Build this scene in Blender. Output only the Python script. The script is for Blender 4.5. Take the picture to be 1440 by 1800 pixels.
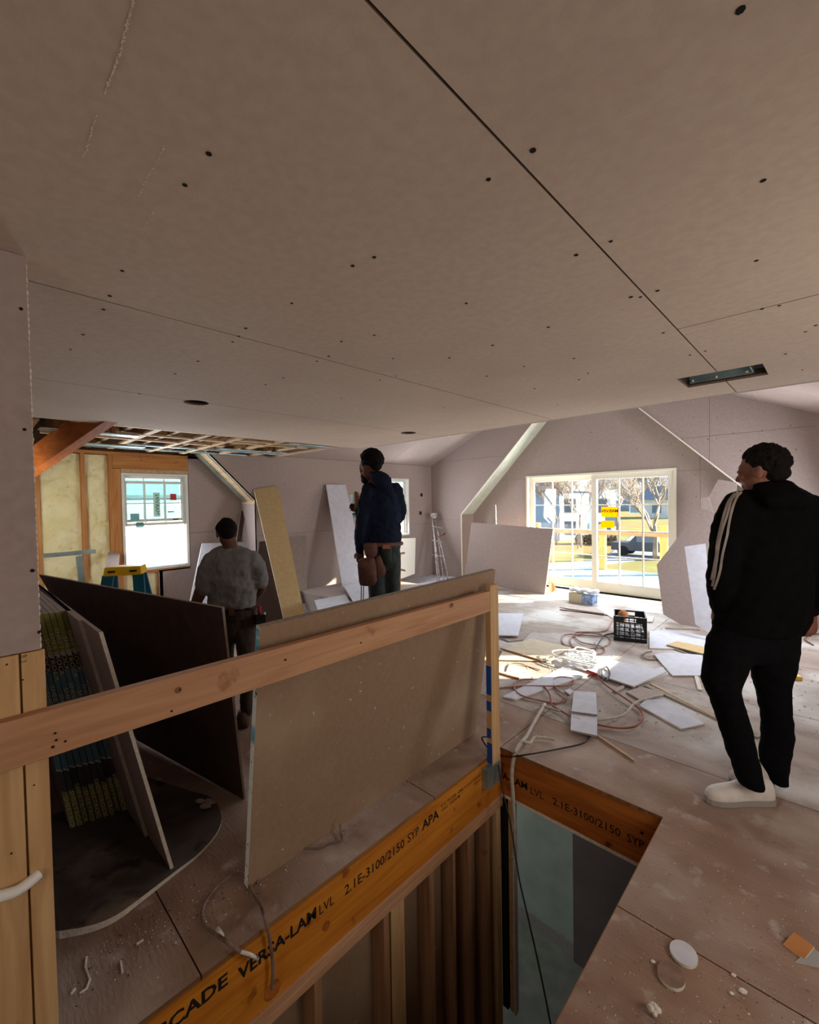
import bpy, bmesh, math, random
from mathutils import Vector, Matrix, Euler, noise
from mathutils.geometry import tessellate_polygon
R_ = random.Random(7)
sc = bpy.context.scene
for o in list(bpy.data.objects): bpy.data.objects.remove(o)
COL = sc.collection

# ------------------------------------------------------------------ camera
EYE = Vector((0, 0, 1.6)); FPX = 775.0
RM = Matrix(((0.72193639, 0.00440824, -0.69194539), (0.69173977, -0.02979229, 0.72153206), (-0.01743395, -0.99954639, -0.0245575)))
cd = bpy.data.cameras.new('camera'); cam = bpy.data.objects.new('camera', cd); COL.objects.link(cam)
cx_, cy_, cz_ = RM @ Vector((1, 0, 0)), RM @ Vector((0, -1, 0)), -(RM @ Vector((0, 0, 1)))
cam.matrix_world = Matrix(((cx_.x, cy_.x, cz_.x, 0), (cx_.y, cy_.y, cz_.y, 0), (cx_.z, cy_.z, cz_.z, 1.6), (0, 0, 0, 1)))
cd.sensor_fit = 'HORIZONTAL'; cd.sensor_width = 36; cd.lens = FPX / 1440 * 36; cd.clip_start = 0.02; cd.clip_end = 500
sc.camera = cam
def ray(px, py): return RM @ Vector((px - 720, py - 900, FPX))
def at(px, py, axis, val):                      # point where the sight line meets a plane x/y/z = val
    d = ray(px, py); t = (val - EYE[axis]) / d[axis]; return EYE + d * t
def PX(px, py, depth): return EYE + ray(px, py) * (depth / FPX)
def FL(px, py, z=0.0): return at(px, py, 2, z)

# ------------------------------------------------------------------ world, sun, window light, added fill lamps, exposure
w = bpy.data.worlds.new('sky'); sc.world = w; w.use_nodes = True
nt = w.node_tree; nt.nodes.clear()
tc = nt.nodes.new('ShaderNodeTexCoord'); sx = nt.nodes.new('ShaderNodeSeparateXYZ'); rp = nt.nodes.new('ShaderNodeValToRGB')
rp.color_ramp.elements[0].position = 0.0; rp.color_ramp.elements[0].color = (0.54, 0.71, 0.84, 1)
rp.color_ramp.elements[1].position = 0.6; rp.color_ramp.elements[1].color = (0.34, 0.58, 0.95, 1)
mp = nt.nodes.new('ShaderNodeMapping'); mp.inputs['Scale'].default_value = (2.2, 2.2, 9)
nz = nt.nodes.new('ShaderNodeTexNoise'); nz.inputs['Scale'].default_value = 1.6; nz.inputs['Detail'].default_value = 5
cr = nt.nodes.new('ShaderNodeValToRGB'); cr.color_ramp.elements[0].position = .45; cr.color_ramp.elements[1].position = .68
mx = nt.nodes.new('ShaderNodeMix'); mx.data_type = 'RGBA'; mx.inputs['B'].default_value = (1, 1, 1, 1)
bg = nt.nodes.new('ShaderNodeBackground'); bg.inputs['Strength'].default_value = 1.3
out = nt.nodes.new('ShaderNodeOutputWorld')
L = nt.links.new
L(tc.outputs['Generated'], sx.inputs[0]); L(sx.outputs['Z'], rp.inputs[0]); L(tc.outputs['Generated'], mp.inputs[0]); L(mp.outputs[0], nz.inputs[0])
L(nz.outputs[0], cr.inputs[0]); L(cr.outputs[0], mx.inputs['Factor']); L(rp.outputs[0], mx.inputs['A']); L(mx.outputs['Result'], bg.inputs[0]); L(bg.outputs[0], out.inputs[0])
SUN_AZ, SUN_EL = math.radians(42), math.radians(19.7)
sun_dir = Vector((-math.cos(SUN_AZ) * math.cos(SUN_EL), -math.sin(SUN_AZ) * math.cos(SUN_EL), -math.sin(SUN_EL)))
sl = bpy.data.lights.new('sun', 'SUN'); sl.energy = 27.0; sl.color = (1, .86, .62); sl.angle = math.radians(.6)
so = bpy.data.objects.new('sun', sl); COL.objects.link(so); so.rotation_euler = sun_dir.to_track_quat('-Z', 'Y').to_euler(); so.location = (20, 20, 20)
def area(name, loc, aim, sx_, sy_, power, col=(1, 1, 1)):
    a = bpy.data.lights.new(name, 'AREA'); a.shape = 'RECTANGLE'; a.size = sx_; a.size_y = sy_; a.energy = power; a.color = col
    o = bpy.data.objects.new(name, a); COL.objects.link(o); o.location = loc
    o.rotation_euler = (Vector(aim) - Vector(loc)).to_track_quat('-Z', 'Y').to_euler(); return o
area('added_rear_fill', (.3, -2.42, 1.45), (.2, 3, 1.2), 1.6, 1.4, 21, (1, .88, .76))  # added fill lamp behind the camera; the back wall has no opening
area('added_side_fill', (1.22, 1.9, 1.35), (-3, 3.0, 1.0), 1.2, 1.3, 27, (1, .9, .8))  # added lamp for an assumed side window; the near right wall is solid
area('assumed_far_side_window_light', (.33, 6.0, 1.48), (-3, 5.0, .6), .8, 1.1, 68, (.95, .96, 1))  # added lamp at an unseen right-wall window, assumed from the sun patch
area('daylight_left_window', (-6.52, 1.94, 1.36), (-3, 2.2, 1.2), .70, 1.1, 42, (.88, .94, 1))
area('daylight_second_left_window', (-6.2, 6.02, 1.48), (-3, 5.5, 1.2), .7, 1.0, 30, (.9, .95, 1))
area('added_daylight_above_sliding_door', (-2.9, 8.35, 2.45), (-2.9, 4.8, .2), 2.6, .9, 500, (.86, .93, 1))  # added lamp outside and out of view, strengthens skylight through the door
area('added_ceiling_fill_below_door', (-2.9, 8.1, -.09), (-2.9, 6.9, 1.3), 2.3, .14, 130, (1, .93, .84))  # added lamp below the sill to lift the far ceiling
area('added_lower_room_fill', (-3.4, 3.4, -.55), (-2.2, 3.6, -2.75), .8, .5, 9, (1, 1, .92))  # added fill lamp for the lower room, no window there
area('added_foam_wall_fill', (-5.3, .14, 1.45), (-6.4, 1.6, 1.3), .8, .8, 16, (1, .97, .9))  # added fill lamp to brighten the foam wall, no window in this wall
vs = sc.view_settings; sc.display_settings.display_device = 'sRGB'
vs.view_transform = 'Standard'; vs.look = 'None'; vs.gamma = 1; vs.use_curve_mapping = False; vs.exposure = 0.0

# ------------------------------------------------------------------ materials
def lin(c):
    return tuple(((v / 255) / 12.92 if v / 255 <= .04045 else ((v / 255 + .055) / 1.055) ** 2.4) for v in c) + (1,)
MATS = {}
def mat(name, c1, c2=None, scale=8.0, stretch=(1, 1, 1), rough=.8, bump=0.0, bscale=None, detail=4, lo=.35, hi=.65, metal=0, spots=None, dist=0, spec=.3, emit=None, sheen=0):
    m = bpy.data.materials.new(name); m.use_nodes = True; MATS[name] = m
    n = m.node_tree.nodes; l = m.node_tree.links.new; b = n['Principled BSDF']
    b.inputs['Roughness'].default_value = rough; b.inputs['Metallic'].default_value = metal; b.inputs['Specular IOR Level'].default_value = spec
    if emit: b.inputs['Emission Color'].default_value = lin(emit); b.inputs['Emission Strength'].default_value = 1
    t = n.new('ShaderNodeTexCoord'); mpn = n.new('ShaderNodeMapping'); mpn.inputs['Scale'].default_value = stretch; l(t.outputs['Object'], mpn.inputs[0])
    col = None
    if c2:
        z = n.new('ShaderNodeTexNoise'); z.inputs['Scale'].default_value = scale; z.inputs['Detail'].default_value = detail; z.inputs['Distortion'].default_value = dist
        l(mpn.outputs[0], z.inputs[0]); r = n.new('ShaderNodeValToRGB'); e = r.color_ramp.elements
        e[0].position = lo; e[0].color = lin(c1); e[1].position = hi; e[1].color = lin(c2)
        l(z.outputs[0], r.inputs[0]); col = r.outputs[0]
    else: b.inputs['Base Color'].default_value = lin(c1)
    for sp in (spots or []):                     # (colour, scale, lo, hi): stains, dust, grit
        z = n.new('ShaderNodeTexNoise'); z.inputs['Scale'].default_value = sp[1]; z.inputs['Detail'].default_value = 6; l(t.outputs['Object'], z.inputs[0])
        r = n.new('ShaderNodeMapRange'); r.inputs[1].default_value = sp[2]; r.inputs[2].default_value = sp[3]; l(z.outputs[0], r.inputs[0])
        x = n.new('ShaderNodeMix'); x.data_type = 'RGBA'; l(r.outputs[0], x.inputs['Factor'])
        if col: l(col, x.inputs['A'])
        else: x.inputs['A'].default_value = lin(c1)
        x.inputs['B'].default_value = lin(sp[0]); col = x.outputs['Result']
    if col: l(col, b.inputs['Base Color'])
    if bump:
        z = n.new('ShaderNodeTexNoise'); z.inputs['Scale'].default_value = bscale or scale; z.inputs['Detail'].default_value = 5; l(mpn.outputs[0], z.inputs[0])
        bp = n.new('ShaderNodeBump'); bp.inputs['Strength'].default_value = bump; bp.inputs['Distance'].default_value = .01; l(z.outputs[0], bp.inputs['Height']); l(bp.outputs[0], b.inputs['Normal'])
    return m
def woodmat(name, c1, c2, axis, fine=26.0, dark=None, rough=.7):
    st = [fine, fine, fine]; st['XYZ'.index(axis)] = fine * .07
    return mat(name, c1, c2, 1.0, tuple(st), rough, .25, 1.2, 6, .3, .7, dist=1.2, spots=[(dark, 7, .66, .74)] if dark else None)
PAPER = mat('drywall_paper', (170, 155, 150), (162, 147, 143), 30, rough=.92, bump=.04, bscale=160, spots=[((168, 153, 146), 1.7, .5, .75)], spec=.15)
PAPERC = mat('bounce_lit_ceiling_paper', (204, 187, 170), (196, 178, 162), 34, rough=.85, bump=.05, bscale=150, spots=[((188, 168, 153), 1.1, .5, .8)], spec=.2)  # same drywall as the walls; floor bounce is put into this lighter tan
WHITEP = mat('white_drywall_face', (206, 207, 216), (196, 197, 208), 14, rough=.9, spots=[((192, 190, 196), 5, .56, .8)])
BACKP = mat('tan_back_paper', (150, 124, 100), (143, 117, 93), 40, rough=.9, bump=.05, bscale=140, spots=[((168, 146, 122), 2.3, .5, .8), ((206, 196, 184), 34, .70, .735)])
STRIPP = mat('yellow_tan_board_paper', (205, 178, 132), (196, 168, 122), 20, rough=.9)
PLYD = mat('plaster_dusted_plywood', (170, 158, 150), (144, 128, 118), 1.6, (1, 3.2, 1), .9, .3, 26, 8, .3, .7, dist=.6,
           spots=[((200, 196, 192), 1.5, .44, .62), ((138, 114, 100), 2.4, .62, .8), ((226, 222, 216), 50, .66, .74), ((96, 80, 70), 30, .72, .76)])
DARKP = mat('shade_darkened_back_paper', (78, 60, 54), (70, 54, 50), 12, rough=.95)  # shade on the leaning sheets is put into this dark brown
GYPS = mat('gypsum_core', (222, 216, 204), (206, 198, 186), 60, rough=.95, bump=.5, bscale=80)
GYPSD = mat('dusty_gypsum_edge', (160, 150, 138), (140, 130, 120), 60, rough=.95)
PLY = mat('dusty_plywood', (150, 122, 104), (124, 98, 84), 1.6, (1, 3.2, 1), .9, .35, 26, 8, .3, .7, dist=.6,
          spots=[((172, 156, 146), 1.35, .44, .66), ((112, 76, 62), 2.6, .60, .78), ((214, 204, 194), 60, .69, .74), ((84, 62, 50), 46, .72, .76), ((182, 172, 164), 9, .6, .78)])
LVLY = woodmat('orange_laminated_timber_lengthwise', (206, 132, 36), (172, 98, 22), 'Y', 20, (120, 62, 18))
LVLX = woodmat('orange_laminated_timber_crosswise', (176, 104, 36), (136, 70, 22), 'X', 20, (92, 46, 16))
PINEY = woodmat('pine_along_y', (196, 152, 114), (168, 122, 88), 'Y', 22, (130, 84, 54))
PINEX = woodmat('pine_along_x', (204, 176, 140), (178, 146, 108), 'X', 22)
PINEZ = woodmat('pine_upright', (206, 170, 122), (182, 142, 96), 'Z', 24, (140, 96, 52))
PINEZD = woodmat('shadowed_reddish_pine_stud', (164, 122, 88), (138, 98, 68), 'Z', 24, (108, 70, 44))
FIRZ = woodmat('orange_fir_stud', (204, 146, 88), (174, 114, 60), 'Z', 20)
FIRY = woodmat('orange_fir_header', (204, 146, 86), (174, 112, 58), 'Y', 20, (96, 50, 22))
RAFT = woodmat('old_brown_joist', (150, 108, 64), (104, 72, 42), 'Y', 20)
FOAM = mat('spray_foam', (246, 240, 196), (238, 228, 172), 5, rough=.9, bump=.6, bscale=22, spots=[((212, 198, 140), 16, .60, .76)])
ATTIC = mat('dark_attic_sheathing', (70, 58, 48), (46, 40, 36), 5, rough=.95)
BACK = mat('wall_sheathing', (120, 96, 72), (100, 78, 58), 4, rough=.95)
WHITE = mat('white_vinyl', (232, 232, 226), rough=.45, spec=.4)
WHITED = mat('white_painted_wood', (236, 232, 216), rough=.5)
GALV = mat('galvanised_steel', (176, 196, 196), (140, 158, 160), 6, rough=.4, metal=.75)
SOFF = mat('greenish_white_lining', (206, 210, 196), (194, 198, 184), 10, rough=.7)
BLACK = mat('black_plastic', (16, 16, 18), rough=.45)
HOLE = mat('dark_hole', (24, 20, 18), rough=.95)
CORDP = mat('dusty_pink_cord', (176, 128, 116), (150, 104, 92), 20, rough=.7)
CORDW = mat('dusty_white_cable', (186, 176, 164), (164, 153, 142), 30, rough=.7)
CORDK = mat('black_cable', (38, 32, 32), rough=.6)
CORDB = mat('brown_grey_cable', (132, 108, 96), (104, 84, 74), 20, rough=.7)
WTR_ = mat('white_cut_gypsum', (238, 232, 220), rough=.9)
LOWF = mat('lower_concrete_floor', (140, 142, 134), (122, 126, 118), 7, rough=.9, spots=[((108, 112, 106), 2, .55, .7)])
LOWW = mat('lower_wall_plaster', (170, 174, 160), (156, 160, 146), 5, rough=.9)
LOWB = mat('brown_lower_wall', (112, 96, 90), (104, 88, 82), 5, rough=.9)
INK = mat('black_printing_ink', (26, 20, 16), rough=.8)
BLUEP = mat('blue_spray_paint', (26, 74, 150), rough=.7)
def glassmat():
    m = bpy.data.materials.new('window_glass'); m.use_nodes = True; n = m.node_tree.nodes; l = m.node_tree.links.new; n.clear()
    o = n.new('ShaderNodeOutputMaterial'); a = n.new('ShaderNodeBsdfTransparent'); g = n.new('ShaderNodeBsdfGlossy'); x = n.new('ShaderNodeMixShader')
    g.inputs['Roughness'].default_value = .02; x.inputs[0].default_value = .05; a.inputs[0].default_value = (.96, .98, .98, 1)
    l(a.outputs[0], x.inputs[1]); l(g.outputs[0], x.inputs[2]); l(x.outputs[0], o.inputs[0]); return m
GLASS = glassmat()
def thin(name, c, k=.6, clear=0.0):
    m = bpy.data.materials.new(name); m.use_nodes = True; n = m.node_tree.nodes; l = m.node_tree.links.new; n.clear()
    o = n.new('ShaderNodeOutputMaterial'); a = n.new('ShaderNodeBsdfDiffuse'); g = n.new('ShaderNodeBsdfTranslucent'); x = n.new('ShaderNodeMixShader'); x.inputs[0].default_value = k
    a.inputs[0].default_value = lin(c); g.inputs[0].default_value = lin(c); l(a.outputs[0], x.inputs[1]); l(g.outputs[0], x.inputs[2])
    if clear:
        t = n.new('ShaderNodeBsdfTransparent'); t.inputs[0].default_value = lin(c); y = n.new('ShaderNodeMixShader'); y.inputs[0].default_value = clear; l(x.outputs[0], y.inputs[1]); l(t.outputs[0], y.inputs[2]); l(y.outputs[0], o.inputs[0])
    else: l(x.outputs[0], o.inputs[0])
    return m

# ------------------------------------------------------------------ geometry helpers
OFF = {}                                         # world offset of every object made here
def put(name, bm, mats, parent=None, smooth=False, label=None, cat=None, group=None, kind=None, keep=False):
    """link a bmesh given in world coordinates as ONE mesh object; top-level ones get their origin at the base"""
    if parent is not None: off = OFF[parent.name]
    elif keep: off = Vector()
    else:
        xs = [v.co for v in bm.verts]
        off = Vector(((min(v.x for v in xs) + max(v.x for v in xs)) / 2, (min(v.y for v in xs) + max(v.y for v in xs)) / 2, min(v.z for v in xs)))
    for v in bm.verts: v.co -= off
    me = bpy.data.meshes.new(name); bm.to_mesh(me); bm.free()
    for m in (mats if isinstance(mats, (list, tuple)) else [mats]): me.materials.append(m)
    if smooth:
        for p in me.polygons: p.use_smooth = True
    o = bpy.data.objects.new(name, me); COL.objects.link(o)
    if parent is not None: o.parent = parent
    else: o.location = off
    OFF[o.name] = off
    tag(o, label, cat, group, kind); return o
def tag(o, label=None, cat=None, group=None, kind=None):
    if label: o['label'] = label
    if cat: o['category'] = cat
    if group: o['group'] = group
    if kind: o['kind'] = kind
    return o
def thing(name, loc, label=None, cat=None, group=None, kind=None):
    o = bpy.data.objects.new(name, None); COL.objects.link(o); o.location = loc; o.empty_display_size = .1
    OFF[o.name] = Vector(loc); return tag(o, label, cat, group, kind)
def setting(name, loc=(0, 0, 0)): return thing(name, loc, kind='structure')
def NB(): return bmesh.new()
def box(bm, a, b, mi=0):
    x0, y0, z0 = (min(a[i], b[i]) for i in range(3)); x1, y1, z1 = (max(a[i], b[i]) for i in range(3))
    v = [bm.verts.new(p) for p in ((x0, y0, z0), (x1, y0, z0), (x1, y1, z0), (x0, y1, z0), (x0, y0, z1), (x1, y0, z1), (x1, y1, z1), (x0, y1, z1))]
    for f in ((0, 3, 2, 1), (4, 5, 6, 7), (0, 1, 5, 4), (1, 2, 6, 5), (2, 3, 7, 6), (3, 0, 4, 7)): bm.faces.new([v[i] for i in f]).material_index = mi
    return v
def bx(a, b, mi=0): bm = NB(); box(bm, a, b, mi); return bm
def soft(bm, r=.003):                            # bevelled arrises
    bmesh.ops.bevel(bm, geom=list(bm.edges), offset=r, segments=2, affect='EDGES', profile=.5); return bm
def hexa(bm, bot, top, mi=0):                    # prism between two matching rings
    n = len(bot); a = [bm.verts.new(p) for p in bot]; b = [bm.verts.new(p) for p in top]
    bm.faces.new(list(reversed(a))).material_index = mi; bm.faces.new(b).material_index = mi
    for i in range(n): bm.faces.new((a[i], a[(i + 1) % n], b[(i + 1) % n], b[i])).material_index = mi
def beam(bm, p, q, wd, ht, up=(0, 0, 1), mi=0):
    p, q = Vector(p), Vector(q); d = (q - p).normalized(); s = d.cross(Vector(up)).normalized(); u = s.cross(d)
    r = [s * wd / 2 * i + u * ht / 2 * j for i, j in ((-1, -1), (1, -1), (1, 1), (-1, 1))]
    hexa(bm, [p + k for k in r], [q + k for k in r], mi)
def smooth_path(pts, k=6):
    pts = [Vector(p) for p in pts]; out = []
    for i in range(len(pts) - 1):
        a, b, c, d = pts[max(i - 1, 0)], pts[i], pts[i + 1], pts[min(i + 2, len(pts) - 1)]
        for j in range(k):
            t = j / k; out.append(.5 * ((2 * b) + (c - a) * t + (2 * a - 5 * b + 4 * c - d) * t * t + (3 * b - a - 3 * c + d) * t ** 3))
    out.append(pts[-1]); return out
def tube(bm, pts, r, n=8, mi=0, r2=None):
    pts = [Vector(p) for p in pts]; rings = []; m = len(pts); prev = None
    for i, p in enumerate(pts):
        d = (pts[min(i + 1, m - 1)] - pts[max(i - 1, 0)])
        if d.length < 1e-9: d = Vector((0, 0, 1))
        d.normalize(); s = prev - d * prev.dot(d) if prev else d.orthogonal()
        if s.length < 1e-6: s = d.orthogonal()
        s.normalize(); prev = s; u = d.cross(s)
        rr = r[i] if isinstance(r, (list, tuple)) else (r + ((r2 if r2 is not None else r) - r) * i / max(m - 1, 1))
        rings.append([bm.verts.new(p + (s * math.cos(2 * math.pi * k / n) + u * math.sin(2 * math.pi * k / n)) * rr) for k in range(n)])
    for a, b in zip(rings, rings[1:]):
        for k in range(n): bm.faces.new((a[k], a[(k + 1) % n], b[(k + 1) % n], b[k])).material_index = mi
    bm.faces.new(list(reversed(rings[0]))).material_index = mi; bm.faces.new(rings[-1]).material_index = mi
def ell(bm, c, ax, radii, n=12, m=8, mi=0):      # ellipsoid with axes ax (3 vectors)
    c = Vector(c); ax = [Vector(a) for a in ax]; rows = []
    for j in range(m + 1):
        th = math.pi * j / m
        if j in (0, m): rows.append([bm.verts.new(c + ax[2] * radii[2] * math.cos(th))]); continue
        rows.append([bm.verts.new(c + ax[0] * radii[0] * math.sin(th) * math.cos(2 * math.pi * k / n) + ax[1] * radii[1] * math.sin(th) * math.sin(2 * math.pi * k / n) + ax[2] * radii[2] * math.cos(th)) for k in range(n)])
    for a, b in zip(rows, rows[1:]):
        for k in range(n):
            q = ([a[0]] if len(a) == 1 else [a[k], a[(k + 1) % n]]); s = ([b[0]] if len(b) == 1 else [b[(k + 1) % n], b[k]])
            try: bm.faces.new(q + s).material_index = mi
            except ValueError: pass
XYZ = ((1, 0, 0), (0, 1, 0), (0, 0, 1))
def slab(frame, outer, holes, thick, ucut=None, vcut=None, mi_side=1):
    """flat plate with holes: frame = origin, u, v, direction of thickness"""
    o, u, v, nn = [Vector(k) for k in frame]; loops = [outer] + list(holes)
    flat = [p for lp in loops for p in lp]; tris = tessellate_polygon([[Vector((p[0], p[1], 0)) for p in lp] for lp in loops])
    bm = NB(); vs_ = [bm.verts.new((p[0], p[1], 0)) for p in flat]
    for t in tris:
        try: bm.faces.new([vs_[i] for i in t])
        except ValueError: pass
    for ax, c in ((0, ucut), (1, vcut)):
        if c is None: continue
        for val, sgn in ((c[0], -1), (c[1], 1)):
            no = Vector((0, 0, 0)); no[ax] = sgn; co = Vector((0, 0, 0)); co[ax] = val
            bmesh.ops.bisect_plane(bm, geom=list(bm.verts) + list(bm.edges) + list(bm.faces), plane_co=co, plane_no=no, clear_outer=True)
    if not bm.faces: bm.free(); return None
    bmesh.ops.recalc_face_normals(bm, faces=list(bm.faces))
    r = bmesh.ops.extrude_face_region(bm, geom=list(bm.faces)); nv = [g for g in r['geom'] if isinstance(g, bmesh.types.BMVert)]
    for g in nv: g.co.z += thick
    bmesh.ops.recalc_face_normals(bm, faces=list(bm.faces))
    for f in bm.faces: f.material_index = mi_side if abs(f.normal.z) < .5 else 0
    for k in bm.verts: k.co = o + u * k.co.x + v * k.co.y + nn * k.co.z
    bmesh.ops.recalc_face_normals(bm, faces=list(bm.faces)); return bm
def panels(parent, name, frame, outer, holes, us, vs_, thick, gap, mats):
    for i in range(len(us) - 1):
        for j in range(len(vs_) - 1):
            b = slab(frame, outer, holes, thick, (us[i] + gap / 2, us[i + 1] - gap / 2), (vs_[j] + gap / 2, vs_[j + 1] - gap / 2))
            if b: put(name, b, mats, parent)
def rect(a, b, c, d): return [(a, b), (c, b), (c, d), (a, d)]
def circ(x, y, r, n=20): return [(x + r * math.cos(2 * math.pi * k / n), y + r * math.sin(2 * math.pi * k / n)) for k in range(n)]
def sheet(name, pts, th, mats, label=None, cat=None, group=None, parent=None, down=True, kind=None):
    """a board: polygon of its seen face, thickness away from it"""
    pts = [Vector(p) for p in pts]; n = Vector((0, 0, 0))
    for i in range(len(pts)): n += (pts[i] - pts[0]).cross(pts[(i + 1) % len(pts)] - pts[0])
    n.normalize(); c = sum(pts, Vector()) / len(pts)
    if n.dot(EYE - c) < 0: n = -n
    pts = [p - n * (p - c).dot(n) for p in pts]
    bm = NB(); hexa(bm, [p - n * th for p in pts], pts); bmesh.ops.recalc_face_normals(bm, faces=list(bm.faces))
    for f in bm.faces: f.material_index = 0 if abs(f.normal.dot(n)) > .7 else 1
    return put(name, bm, mats, parent, label=label, cat=cat, group=group, kind=kind)
def words(txt, o, u, v, height, width, m, parent, name='lettering', bold=0, th=.0006):
    """flat printed lettering: starts at o, runs along u, stands along v"""
    c = bpy.data.curves.new(name, 'FONT'); c.body = txt; c.size = 1; c.extrude = 0; c.offset = bold; c.resolution_u = 2
    t = bpy.data.objects.new(name, c); COL.objects.link(t); dg = bpy.context.evaluated_depsgraph_get(); dg.update()
    me = bpy.data.meshes.new_from_object(t.evaluated_get(dg)); bpy.data.objects.remove(t)
    bm = NB(); bm.from_mesh(me); bpy.data.meshes.remove(me)
    if not bm.verts: bm.free(); return
    x0 = min(k.co.x for k in bm.verts); x1 = max(k.co.x for k in bm.verts); y0 = min(k.co.y for k in bm.verts); y1 = max(k.co.y for k in bm.verts)
    o, u, v = Vector(o), Vector(u), Vector(v); nn = u.cross(v).normalized()
    for k in bm.verts: k.co = o + u * ((k.co.x - x0) / (x1 - x0) * width) + v * ((k.co.y - y0) / (y1 - y0) * height) + nn * th
    return put(name, bm, m, parent)

# ------------------------------------------------------------------ the setting: floor
HX0, HX1, HY1 = -1.54, -.60, 2.42               # stair opening
floor = setting('floor')
FO = rect(-6.8, -2.6, 1.4, 7.66); FH = [rect(HX0, -1.5, HX1, HY1)]
panels(floor, 'plywood_panel', ((0, 0, 0), (1, 0, 0), (0, 1, 0), (0, 0, -1)), FO, FH, [-6.8, -3.98, -1.54, .9, 1.4], [-2.6, -1.895, -.675, .545, 1.765, 2.985], .019, .005, [PLY, RAFT])
panels(floor, 'plywood_panel', ((0, 0, 0), (1, 0, 0), (0, 1, 0), (0, 0, -1)), FO, FH, [-6.8, -3.98, -1.54, .9, 1.4], [2.985, 4.205, 5.425, 6.645, 7.66], .019, .005, [PLYD, RAFT])
b = slab(((0, 0, -.022), (1, 0, 0), (0, 1, 0), (0, 0, -1)), rect(-6.8, -2.6, 1.4, 7.66), [rect(HX0 - .04, -1.5, HX1 + .02, HY1 + .03)], .22)
put('floor_deck', b, [ATTIC, ATTIC], floor)
# ------------------------------------------------------------------ ceiling
CEDGE = mat('shaded_tapered_edge', (120, 100, 86), rough=.95); CZ = 2.26; ceil = setting('ceiling', (0, 0, 0))
CO = rect(-4.2, -2.6, 1.4, 3.51); hole_r = rect(-.635, 2.85, -.255, 3.13)
c1 = FL(345, 708, CZ); c2 = FL(718, 761, CZ)
CH = [hole_r, circ(c1.x + .0, c1.y, .075), circ(c2.x, c2.y, .075)]
CF = ((0, 0, CZ), (1, 0, 0), (0, 1, 0), (0, 0, 1))
for u0, u1, vs_ in ((-4.2, -2.94, [-2.6, 3.51]), (-2.94, -1.69, [-2.6, 3.51]), (-1.69, -.445, [-2.6, 3.51]), (-.445, .80, [-2.6, 2.01, 3.51]), (.80, 1.4, [-2.6, 3.51])):
    panels(ceil, 'drywall_panel', CF, CO, CH, [u0, u1], vs_, .013, .005, [PAPERC, CEDGE])
b = slab(((0, 0, CZ + .014), (1, 0, 0), (0, 1, 0), (0, 0, 1)), CO, CH, .03); put('strapping_layer', b, [ATTIC, ATTIC], ceil)
b = NB(); box(b, (-6.9, -2.6, 2.62), (1.4, 3.56, 2.68)); put('roof_deck', b, ATTIC, ceil)
b = NB(); box(b, (-4.2, 3.512, CZ + .002), (.37, 3.56, 4.0)); box(b, (-6.9, 3.512, 2.34), (-4.2, 3.56, 4.0)); put('gable_face', b, PAPER, ceil)
# duct boot inside the rectangular cut
b = NB(); x0, y0, x1, y1 = -.62, 2.86, -.32, 3.12
hexa(b, [(x0, y0, CZ + .05), (x1, y0, CZ + .05), (x1, y0 + .01, CZ + .2), (x0, y0 + .01, CZ + .2)], [(x0, y1, CZ + .02), (x1, y1, CZ + .02), (x1, y1 + .0, CZ + .23), (x0, y1, CZ + .23)])
b.free(); b = NB()
box(b, (x0, y1 - .02, CZ + .016), (x1, y1 - .012, CZ + .22)); box(b, (x0, y0, CZ + .12), (x1, y1, CZ + .128)); box(b, (x1, y0 + .1, CZ + .02), (x1 + .006, y1, CZ + .2))
put('duct_boot', b, GALV, ceil)
b = NB(); box(b, (-.7, 2.78, CZ + .25), (-.2, 3.2, CZ + .26)); put('duct_cavity', b, HOLE, ceil)
b = NB()
for px, py in ((1226, 676), (1266, 669), (1318, 660)): p = FL(px, py, CZ + .03); ell(b, (p.x, 3.1, p.z), XYZ, (.007, .007, .007), 8, 6)
put('duct_screw', b, WHITE, ceil, kind='stuff')
for c in (c1, c2):
    b = NB(); tube(b, [(c.x, c.y, CZ + .05), (c.x, c.y, CZ + .13)], .078, 20); put('light_can', b, HOLE, ceil)
def screws(parent, pts, r, frame_n, nm='screw_dimple'):
    b = NB(); n = Vector(frame_n)
    for p in pts: tube(b, [Vector(p) - n * .003, Vector(p) + n * .0012], r * R_.uniform(.8, 1.15), 7)
    put(nm, b, HOLE, parent, kind='stuff')
sp = [(367, 270), (325, 325), (937, 264), (859, 315), (1302, 17), (1342, 317), (1074, 424), (1013, 448), (215, 476), (620, 467), (513, 533), (820, 533), (964, 575), (866, 607), (1330, 458), (1126, 522), (1156, 511), (1109, 522),
      (193, 520), (182, 544), (146, 588), (124, 614), (432, 577), (420, 591), (409, 601), (658, 589), (658, 452), (578, 626), (557, 635), (348, 635), (308, 657), (498, 664), (467, 676), (691, 630), (696, 661), (668, 668), (790, 629), (1340, 543), (1370, 537),
      (1166, 585), (1213, 624), (1240, 617), (1381, 622), (856, 661), (921, 644), (1009, 630), (1034, 656), (1018, 667), (940, 683), (980, 711), (245, 692), (600, 600), (1416, 583), (1434, 572), (1411, 650), (780, 716), (600, 700)]
screws(ceil, [FL(x, y, CZ) for x, y in sp], .0062, (0, 0, -1))
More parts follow.
